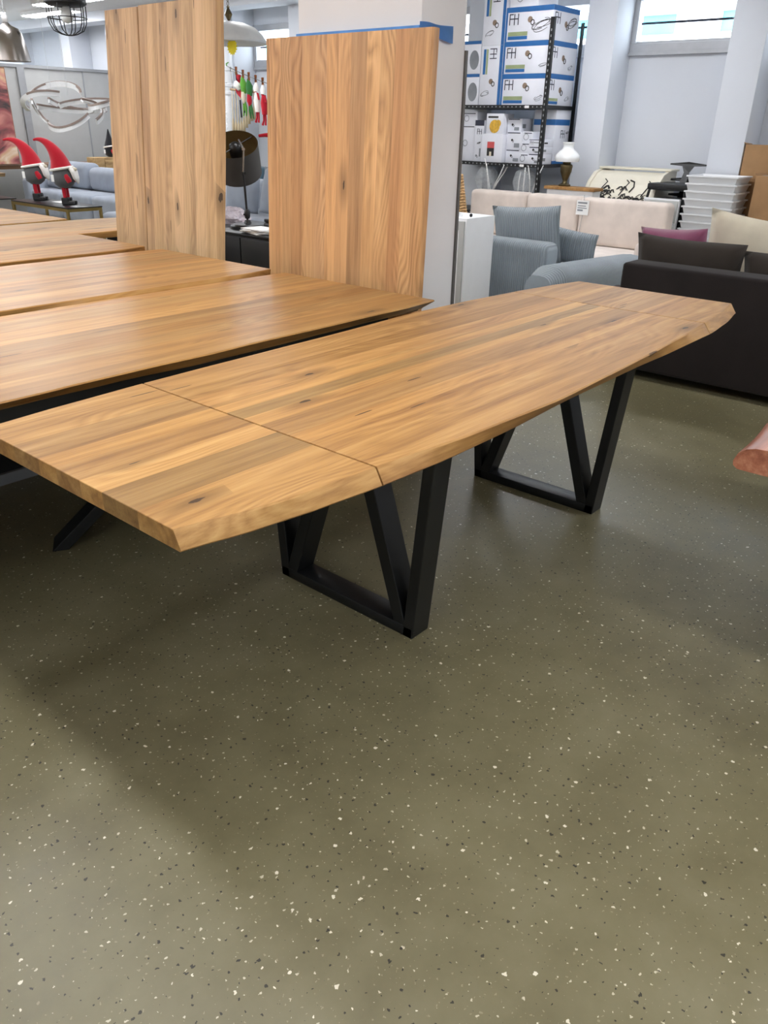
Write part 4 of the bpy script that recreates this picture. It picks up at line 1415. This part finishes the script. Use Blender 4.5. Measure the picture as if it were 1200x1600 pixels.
# ================================================================== GNOMES
def gnome(label, loc, s=1.0, rot=-YAW, hat='red_felt', body='grey_felt', tip=(-0.30, 0.75), group='tall gnome figures', legs=True, upright_hat=False):
    g = thing('gnome_figure', label, 'gnome', loc, rot, group)
    if legs:
        for sy in (-0.04, 0.04):
            bm = bm_new()
            tube(bm, [(0.0, sy, 0.06), (-0.005, sy, 0.24)], 0.026, 10)
            obj('leg', bm, 'red_felt', g, smooth=True, angle=50)
            bm = bm_new()
            box(bm, -0.045, 0.045, sy - 0.034, sy + 0.034, 0, 0.085)
            box(bm, 0.03, 0.105, sy - 0.032, sy + 0.032, 0, 0.045)
            obj('boot', bm, 'black_matt', g, bevel=0.012)
    bm = bm_new()
    lathe(bm, [(0, 0.19), (0.06, 0.195), (0.112, 0.235), (0.13, 0.29), (0.124, 0.36), (0.10, 0.43), (0, 0.45)], 22)
    obj('body', bm, body, g, smooth=True)
    bm = bm_new()
    if upright_hat:
        tube(bm, [(0, 0, 0.36), (0, 0, 0.45), (0.0, 0, 0.60), (0, 0, 0.78)], [0.13, 0.115, 0.06, 0.008], 18)
    else:
        tx, tz = tip
        p0, p1, p2, p3 = Vector((-0.01, 0, 0.41)), Vector((-0.02, 0, 0.60)), Vector((-0.16, 0, tz + 0.03)), Vector((tx, 0, tz - 0.02))
        pts, rr = [], []
        for k in range(15):
            t_ = k / 14
            pts.append(p0 * (1 - t_) ** 3 + p1 * 3 * t_ * (1 - t_) ** 2 + p2 * 3 * t_ * t_ * (1 - t_) + p3 * t_ ** 3)
            rr.append(0.118 * (1 - t_) ** 1.35 + 0.013)
        tube(bm, pts, rr, 18)
    obj('hat', bm, hat, g, smooth=True, angle=60)
    bm = bm_new()
    tube(bm, [((0.125 + 0.01 * math.sin(a * 3)) * math.cos(a / 24 * 6.283) - 0.005, 0.128 * math.sin(a / 24 * 6.283), 0.415 + 0.02 * math.cos(a / 24 * 6.283)) for a in range(25)], 0.016, 8, cap=False)
    obj('hat_brim', bm, 'white_fur', g, smooth=True)
    bm = bm_new()
    for k in range(5):
        yy = (k - 2) * 0.025
        tube(bm, [(0.10, yy, 0.44), (0.14, yy * 1.1, 0.38), (0.155, yy, 0.31), (0.175, yy * 0.6, 0.24 + 0.01 * abs(k - 2))], [0.022, 0.026, 0.022, 0.006], 8)
    obj('beard', bm, 'white_fur', g, smooth=True)
    bm = bm_new()
    lathe(bm, [(0, -0.024), (0.02, -0.012), (0.024, 0.0), (0.02, 0.012), (0, 0.024)], 12, M=Matrix.Translation((0.158, 0, 0.41)))
    obj('nose', bm, 'cream', g, smooth=True)
    for sy in (-1, 1):
        bm = bm_new()
        tube(bm, [(0.06, sy * 0.085, 0.34), (0.09, sy * 0.10, 0.30), (0.105, sy * 0.095, 0.265)], [0.03, 0.034, 0.03], 10)
        obj('mitten', bm, 'red_felt', g, smooth=True, angle=60)
    bars('tag', g, 'paper', (-0.11, -0.118, 0.27), SIDE, [(0, 0.035, 0, 0.08)], 0.002)
    g.scale = (s, s, s)
    return g


ct = thing('coffee_table', 'black glass coffee table with brushed gold frame carrying the gnomes', 'table', (3.10, 8.62, 0))
boxobj('glass_top', 'black', (-0.235, 0.235, -0.71, 0.71, 0.485, 0.50), ct, bevel=0.003)
bm = bm_new()
for sx in (-1, 1):
    box(bm, sx * 0.22 - 0.013, sx * 0.22 + 0.013, -0.70, 0.70, 0.45, 0.485)
for sy in (-1, 1):
    box(bm, -0.207, 0.207, sy * 0.69 - 0.013, sy * 0.69 + 0.013, 0.45, 0.485)
obj('gold_rim', bm, 'gold', ct)
for sx in (-1, 1):
    for sy in (-1, 1):
        boxobj('leg', 'gold', (sx * 0.22 - 0.013, sx * 0.22 + 0.013, sy * 0.68 - 0.018, sy * 0.68 + 0.018, 0, 0.45), ct)
gnome('grey gnome with curved red hat standing at the right on the coffee table', (3.10, 8.32, 0.50))
gnome('grey gnome with curved red hat standing at the left on the coffee table', (3.13, 9.10, 0.50), tip=(-0.33, 0.73))
lf = boxobj('leaflet', 'paper', (-0.07, 0.07, -0.11, 0.11, 0, 0.002))
lf.location = (3.2, 8.66, 0.501)
tag(lf, 'white leaflet lying on the black coffee table between the gnomes', 'leaflet')
ct2 = thing('coffee_table', 'black coffee table cut off at the left edge of the picture', 'table', (2.75, 9.95, 0))
boxobj('glass_top', 'black', (-0.235, 0.30, -0.40, 0.71, 0.485, 0.50), ct2, bevel=0.003)
for sx in (-0.2, 0.26):
    for sy in (-0.36, 0.66):
        boxobj('leg', 'gold', (sx - 0.013, sx + 0.013, sy - 0.018, sy + 0.018, 0, 0.485), ct2)

ls = thing('grey_sofa', 'light blue-grey sofa behind the gnome figures', 'sofa', (4.1, 10.4, 0))
for k in range(3):
    rbox('seat', 'grey_sofa', (0.0, 0.62, -1.75 + k * 0.87, -0.89 + k * 0.87, 0.08, 0.48), ls, 0.07)
    rbox('back_cushion', 'grey_sofa', (0.50, 0.80, -1.73 + k * 0.87, -0.91 + k * 0.87, 0.48, 0.76 + 0.05 * k), ls, 0.09)
rbox('back_frame', 'grey_sofa', (0.80, 0.98, -1.75, 0.86, 0.08, 0.72), ls, 0.05)
rbox('armrest', 'grey_sofa', (0.0, 0.98, 0.865, 1.09, 0.08, 0.62), ls, 0.06)
for fx in (0.08, 0.9):
    for fy in (-1.65, 1.0):
        boxobj('foot', 'black', (fx - 0.03, fx + 0.03, fy - 0.03, fy + 0.03, 0, 0.1), ls)
pillow('grey_cushion', 'grey_sofa', 0.55, 0.42, 0.18, (4.42, 11.0, 0.475), (0.1, 0.2, 0), None, 'light grey loose cushion at the far end of the sofa behind the gnomes')
pf = thing('grey_pouf', 'light grey pouf beside the pale upright board', 'pouf', (3.75, 7.9, 0))
rbox('seat', 'grey_sofa', (-0.3, 0.3, -0.35, 0.35, 0.06, 0.40), pf, 0.1)
for fx in (-0.22, 0.22):
    boxobj('foot', 'black', (fx - 0.03, fx + 0.03, -0.2, 0.2, 0, 0.07), pf)

# far wooden board tables, log block and dark gnome
fb = slab_table('far_table', 'brown wooden table far back before the grey partition', 3.2, 6.0, 11.55, 12.2, 0.80, 0.06, 'brown_wood', 3, 41, .85, 1.0, under=0.02, leg='frame', endcut=0.0)
fb2 = slab_table('far_table', 'pale wooden table far back at the left edge behind the sofa', 1.6, 3.6, 10.9, 11.5, 0.73, 0.05, 'oak_log', 4, 43, .85, 1.0, under=0.02, leg='frame', endcut=0.0)
lb = thing('log_bench', 'pale square log bench block in front of the grey partition', 'bench', (5.55, 11.35, 0))
for k in range(2):
    boxobj('log', 'oak_log', (-0.26 + k * 0.16, -0.11 + k * 0.50, -0.15, 0.15, 0.70, 0.90), lb, bevel=0.01, tint=(1, .98, .92))
for fx in (-0.12, 0.22):
    boxobj('leg', 'black_steel', (fx - 0.03, fx + 0.03, -0.1, 0.1, 0, 0.70), lb)
bg_ = gnome('dark gnome with tall pointed black hat on the log bench', (5.66, 11.35, 0.90), 0.72, hat='black_felt', body='black_felt', legs=False, upright_hat=True, group='dark gnomes')
for c_ in bg_.children:
    c_.location.z -= 0.19

st = thing('side_stool', 'black stool behind the warm upright table top', 'stool', (3.30, 4.20, 0))
boxobj('seat', 'black', (-0.14, 0.14, -0.14, 0.14, 0.60, 0.64), st, bevel=0.006)
for sx in (-0.1, 0.1):
    for sy in (-0.1, 0.1):
        boxobj('leg', 'black', (sx - 0.012, sx + 0.012, sy - 0.012, sy + 0.012, 0, 0.60), st)
gnome('gnome whose red hat tip peeks out behind the warm upright table top', (3.30, 4.20, 0.64), tip=(-0.44, 0.74))

# picture at the left edge
pc = thing('framed_picture', 'red and sand coloured canvas picture leaning at the left edge', 'picture', (3.42, 11.52, 0.82))
boxobj('canvas', 'art', (-0.75, 0.72, -0.02, 0.0, 0, 1.30), pc)
boxobj('frame', 'brown_wood', (-0.77, 0.74, 0.0, 0.03, -0.015, 1.32), pc, tint=(1, 1, 1))


# ================================================================== HANGING LAMPS
def cable(t, z0, r=0.003, x=0.0, y=0.0, mat='wire'):
    bm = bm_new()
    zc = HC - t.location.z
    tube(bm, [(x, y, z0), (x, y, zc)], r, 6)
    obj('cable', bm, mat, t)


dm = thing('dome_lamp', 'brushed nickel dome pendant lamp hanging at the upper left corner', 'lamp', (2.02, 7.0, 1.965))
bm = bm_new()
lathe(bm, [(0.18, 0.0), (0.176, 0.03), (0.16, 0.13), (0.138, 0.22), (0.11, 0.275), (0.05, 0.30), (0.02, 0.33), (0.016, 0.33), (0.045, 0.295), (0.105, 0.27), (0.134, 0.215), (0.156, 0.128), (0.172, 0.03), (0.174, 0.0)], 36, cap=False)
obj('lamp_shade', bm, 'chrome', dm, smooth=True, angle=50)
bm = bm_new()
lathe(bm, [(0, 0.31), (0.022, 0.31), (0.03, 0.37), (0.012, 0.40), (0, 0.40)], 14)
obj('holder', bm, 'lamp_white', dm, smooth=True)
cable(dm, 0.39, 0.005)

cg = thing('cage_lamp', 'black pendant lamp with wire cage at the top left', 'lamp', (2.68, 7.0, 2.235))
bm = bm_new()
lathe(bm, [(0, 0.255), (0.17, 0.255), (0.205, 0.275), (0.205, 0.36), (0.17, 0.40), (0.05, 0.43), (0.02, 0.46), (0, 0.46)], 32)
obj('housing', bm, 'black_matt', cg, smooth=True, angle=40)
for k in range(10):
    a = k / 10 * 6.283
    bm = bm_new()
    tube(bm, [(r_ * math.cos(a), r_ * math.sin(a), z_) for r_, z_ in ((0.19, 0.26), (0.188, 0.17), (0.178, 0.10), (0.145, 0.04), (0.08, 0.01), (0.035, 0.0))], 0.005, 6)
    obj('cage_wire', bm, 'black_matt', cg, smooth=True)
bm = bm_new()
for r_, z_ in ((0.192, 0.15), (0.035, 0.0)):
    tube(bm, [(r_ * math.cos(a / 28 * 6.283), r_ * math.sin(a / 28 * 6.283), z_) for a in range(29)], 0.005, 6, cap=False)
obj('cage_ring', bm, 'black_matt', cg, smooth=True)
bm = bm_new()
lathe(bm, [(0, 0.10), (0.05, 0.12), (0.07, 0.17), (0.05, 0.22), (0.03, 0.26)], 16)
obj('bulb', bm, 'milk', cg, smooth=True)
cable(cg, 0.46, 0.006, mat='black_matt')

lc = thing('ribbon_chandelier', 'chandelier of curved white metal ribbons hanging before the grey partition', 'lamp', (2.85, 7.5, 1.62), -YAW)
arcs = [  # centre, radii, start/end angle, tilt offsets: drawn in the lamp's own X (right) / Z (up) with depth in Y
    ((-0.17, 0.0, 0.04), 0.33, 0.16, 15, 185, 0.30), ((-0.20, 0.05, -0.03), 0.27, 0.13, 70, 200, -0.2), ((-0.22, 0.0, -0.06), 0.22, 0.15, 150, 250, 0.2),
    ((-0.05, -0.05, -0.09), 0.30, 0.17, 230, 350, -0.3), ((0.25, 0.0, -0.03), 0.40, 0.07, 20, 175, 0.3), ((0.02, 0.1, 0.03), 0.28, 0.10, 180, 310, 0.35),
    ((0.12, -0.1, -0.11), 0.22, 0.14, 330, 440, 0.2), ((0.30, 0.05, 0.12), 0.30, 0.16, 250, 330, -0.35), ((0.0, 0.0, -0.02), 0.38, 0.05, 200, 340, 0.45)]
for k, (c_, ra, rb_, a0, a1, dep) in enumerate(arcs):
    pts = [Vector((c_[0] + ra * math.cos(R(a0 + (a1 - a0) * q / 16)), c_[1] + dep * math.sin(R((q / 16) * 160)), c_[2] + rb_ * math.sin(R(a0 + (a1 - a0) * q / 16)))) for q in range(17)]
    bm = bm_new()
    tube(bm, pts, 0, flat=(0.008, 0.028))
    rb2 = obj('ribbon', bm, 'white_gloss', lc)
    bm = bm_new()
    tube(bm, [p + Vector((0, 0, 0.022)) for p in pts], 0, flat=(0.011, 0.010))
    obj('led_strip', bm, 'led', rb2)
for dx, dy in ((-0.18, 0.0), (-0.06, 0.15), (0.04, -0.1)):
    cable(lc, 0.08, 0.002, dx, dy)

# white dome pendant with brass ornament and chain, paper sun
wd = thing('white_dome_lamp', 'white dome pendant lamp with brass ornament between the upright tops', 'lamp', (4.2, 6.30, 2.245))
bm = bm_new()
lathe(bm, [(0.40, 0.0), (0.405, 0.01), (0.40, 0.03), (0.36, 0.09), (0.28, 0.155), (0.17, 0.195), (0.05, 0.21), (0.0, 0.212)], 36)
obj('lamp_shade', bm, 'lamp_white', wd, smooth=True, angle=50)
bm = bm_new()
tube(bm, [(0.403 * math.cos(a / 36 * 6.283), 0.403 * math.sin(a / 36 * 6.283), 0.012) for a in range(37)], 0.012, 6, cap=False)
obj('rim', bm, 'white_gloss', wd, smooth=True)
bm = bm_new()
lathe(bm, [(0, 0.21), (0.015, 0.22), (0.045, 0.275), (0.012, 0.335), (0.02, 0.345), (0.0, 0.36)], 6)
obj('ornament', bm, 'brass', wd)
bm = bm_new()
for k in range(11):
    M = Matrix.Translation((0, 0, 0.375 + k * 0.036)) @ Matrix.Rotation(R(90 * (k % 2)), 4, 'Z')
    tube(bm, [M @ Vector((0.012 * math.cos(a / 10 * 6.283), 0, 0.02 * math.sin(a / 10 * 6.283))) for a in range(11)], 0.0035, 5, cap=False)
obj('chain', bm, 'brass', wd)
su = thing('paper_sun', 'small yellow paper sun hanging under the white dome lamp', 'decoration', (4.0, 6.03, 2.195))
M = frame_M((0, 0, 0), *FRONT)
bm = bm_new()
poly = []
for k in range(32):
    r_ = 0.085 if k % 2 == 0 else 0.066
    poly.append(M @ Vector((r_ * math.cos(k / 32 * 6.283), r_ * math.sin(k / 32 * 6.283), 0)))
prism(bm, poly, (0.004, 0, 0))
obj('disc', bm, 'sun_yellow', su)
bm = bm_new()
tube(bm, [(0.002, 0, 0.08), (0.05, 0.03, 0.20)], 0.0015, 5)
obj('thread', bm, 'wire', su)

# white pipes in the corner
for k, (v_, r_, lab) in enumerate(((8.55, 0.075, 'thick white drain pipe with collars beside the window'), (8.98, 0.10, 'thicker white drain pipe left of the other pipe'))):
    pp = thing('drain_pipe', lab, 'pipe', (5.98, v_, 0))
    bm = bm_new()
    lathe(bm, [(r_, 0), (r_, 2.86)], 20)
    obj('pipe', bm, 'white_gloss', pp, smooth=True, angle=50)
    for z_ in (0.9, 1.82, 1.92, 2.12):
        bm = bm_new()
        lathe(bm, [(r_, z_), (r_ + 0.014, z_ + 0.004), (r_ + 0.014, z_ + 0.04), (r_, z_ + 0.044)], 20, cap=False)
        obj('collar', bm, 'white_gloss', pp, smooth=True, angle=50)

# garland line with hung figures
gl = thing('garland_line', 'thin line strung between the pipes for the hung figures', 'line', (5.78, 8.3, 2.17))
bm = bm_new()
LP = [(0, 0.02, 0.0), (0, -0.25, -0.085), (0, -0.55, -0.165), (0, -0.85, -0.235), (0, -1.25, -0.29), (0, -1.7, -0.31)]
tube(bm, LP, 0.005, 6)
obj('line', bm, 'rope', gl)
bm = bm_new()
tube(bm, [(0, 0.02, 0.0), (0.03, 0.06, 0.03), (0.1, 0.1, 0.05)], 0.008, 6)
obj('knot', bm, 'green_felt', gl)


def line_z(v):
    for a, b in zip(LP, LP[1:]):
        if b[1] <= v - 8.3 <= a[1]:
            return 2.17 + b[2] + (a[2] - b[2]) * (v - 8.3 - b[1]) / (a[1] - b[1])


def peg(t, z, mat='brown_wood'):
    bm = bm_new()
    for s in (-1, 1):
        box(bm, -0.012, 0.012, -0.008, 0.008, z - 0.05, z + 0.05, M=Matrix.Rotation(0.10 * s, 4, 'X'))
    obj('clothes_peg', bm, mat, t, tint=(1, .8, .6))


def cord(t):
    bm = bm_new()
    tube(bm, [(0, 0, -0.04), (0, 0, 0.012)], 0.006, 6)
    tube(bm, [(0, -0.012, 0.0), (0, 0.012, 0.0)], 0.009, 6)
    obj('loop', bm, 'rope', t)


def hang(name, label, v, cat='decoration'):
    return thing(name, label, cat, (5.78, v, line_z(v)), 0, 'figures hung on the line')


t = hang('christmas_stocking', 'red stocking with white gnome beard hung on the line', 8.12)
peg(t, 0.0)
bm = bm_new()
prism(bm, [(0, 0.03, -0.04), (0, -0.06, -0.05), (0, -0.03, -0.14), (0, 0.05, -0.22), (0, 0.02, -0.28), (0, -0.10, -0.37), (0, -0.15, -0.34), (0, -0.14, -0.22), (0, 0.06, -0.24), (0, 0.09, -0.20)][:7] + [(0, -0.15, -0.34), (0, -0.12, -0.27), (0, 0.0, -0.24), (0, 0.10, -0.20), (0, 0.08, -0.12)][:0], (0.04, 0, 0))
obj('stocking', bm, 'red_felt', t, bevel=0.008)
bm = bm_new()
tube(bm, [(-0.02, 0.0, -0.13), (-0.03, -0.03, -0.18), (-0.02, -0.07, -0.24)], [0.02, 0.05, 0.02], 10)
obj('beard', bm, 'white_fur', t, smooth=True)
bm = bm_new()
tube(bm, [(0.0, -0.05, -0.36), (0.0, -0.06, -0.58)], 0.012, 8)
tube(bm, [(0.0, -0.12, -0.36), (0.0, -0.13, -0.52)], 0.012, 8)
obj('leg', bm, 'black_felt', t, smooth=True, angle=50)
for k, (v, lab, m1, m2) in enumerate(((7.98, 'green felt elf hung on the line beside the red stocking', 'green_felt', 'cream'), (7.86, 'dark green felt elf with red scarf hung on the line', 'dgreen_felt', 'red_felt'))):
    t = hang('felt_elf', lab, v)
    peg(t, 0.0)
    bm = bm_new()
    tube(bm, [(0, 0.02, -0.03), (0, 0.0, -0.12), (0, 0.0, -0.24)], [0.012, 0.05, 0.035], 12)
    obj('hat', bm, m1, t, smooth=True, angle=60)
    bm = bm_new()
    tube(bm, [(-0.01, 0.0, -0.22), (-0.01, 0, -0.30), (0, 0.0, -0.36)], [0.03, 0.038, 0.02], 12)
    obj('body', bm, m2, t, smooth=True, angle=60)
    for s in (-1, 1):
        bm = bm_new()
        tube(bm, [(0, s * 0.012, -0.34), (0, s * 0.02 - 0.01, -0.42), (0, s * 0.03 - 0.03 * k, -0.52)], [0.014, 0.018, 0.008], 8)
        obj('leg', bm, m1, t, smooth=True, angle=60)
for k, (v, lab) in enumerate(((7.72, 'white cloth doll with red scarf hung on the line'), (7.58, 'white and red cloth doll hung on the line next to the warm upright top'))):
    t = hang('cloth_doll', lab, v)
    cord(t)
    peg(t, 0.0, 'brown_wood')
    bm = bm_new()
    tube(bm, [(0, 0, -0.03), (0, 0, -0.10), (0, 0, -0.15)], [0.01, 0.04, 0.035], 12)
    obj('head', bm, 'white_fur', t, smooth=True, angle=60)
    bm = bm_new()
    tube(bm, [(0, 0.03, -0.15), (0, -0.03, -0.18), (0, -0.05, -0.25)], 0.016, 8)
    obj('scarf', bm, 'red_felt', t, smooth=True, angle=60)
    bm = bm_new()
    tube(bm, [(0.01, 0, -0.16), (0.01, 0, -0.26), (0.01, 0, -0.40)], [0.03, 0.05, 0.036], 12)
    obj('body', bm, ('white_fur', 'red_felt')[k], t, smooth=True, angle=60)
    for s in (-1, 1):
        bm = bm_new()
        tube(bm, [(0.01, s * 0.018, -0.39), (0.01, s * 0.02, -0.47), (0.0, s * 0.03 + 0.01, -0.53)], [0.013, 0.013, 0.016], 8)
        obj('leg', bm, 'red_felt', t, smooth=True, angle=60)
t = hang('macrame_hanging', 'sand coloured macrame strands hanging under the stocking', 8.24)
cord(t)
bm = bm_new()
tube(bm, [(0.06, 0.10, -0.26), (0.06, -0.44, -0.30)], 0.014, 8)
tube(bm, [(0.06, 0.05, -0.26), (0.0, 0.0, 0.0), (0.06, -0.36, -0.29)], 0.003, 5)
obj('rod', bm, 'oak_log', t, tint=(1, 1, 1))
for k in range(9):
    bm = bm_new()
    v = 0.07 - k * 0.058
    zl = -0.62 - 0.10 * math.cos((k - 2) * 0.5)
    tube(bm, [(0.06, v, -0.27), (0.055, v + 0.004, zl + 0.06), (0.05, v, zl), (0.05, v, zl - 0.12)], [0.006, 0.007, 0.018, 0.024], 8)
    obj('strand', bm, 'sand', t, smooth=True)
bc = thing('bead_strings', 'clear bead strings hanging beside the white pipe', 'decoration', (5.55, 8.12, 2.1))
for k in range(7):
    bm = bm_new()
    v = 0.20 - k * 0.035
    for q in range(26):
        lathe(bm, [(0, -0.009), (0.008, 0), (0, 0.009)], 6, M=Matrix.Translation((0, v, -0.18 - q * 0.024)))
    tube(bm, [(0, v, -0.15), (0, v, -0.82)], 0.001, 4)
    obj('bead_string', bm, 'milk', bc)
bm = bm_new()
tube(bm, [(0, 0.25, -0.15), (0, -0.06, -0.15)], 0.008, 6)
for v in (0.23, -0.04):
    tube(bm, [(0, v, -0.15), (0, v, 0.9)], 0.002, 4)
obj('rail', bm, 'wire', bc)
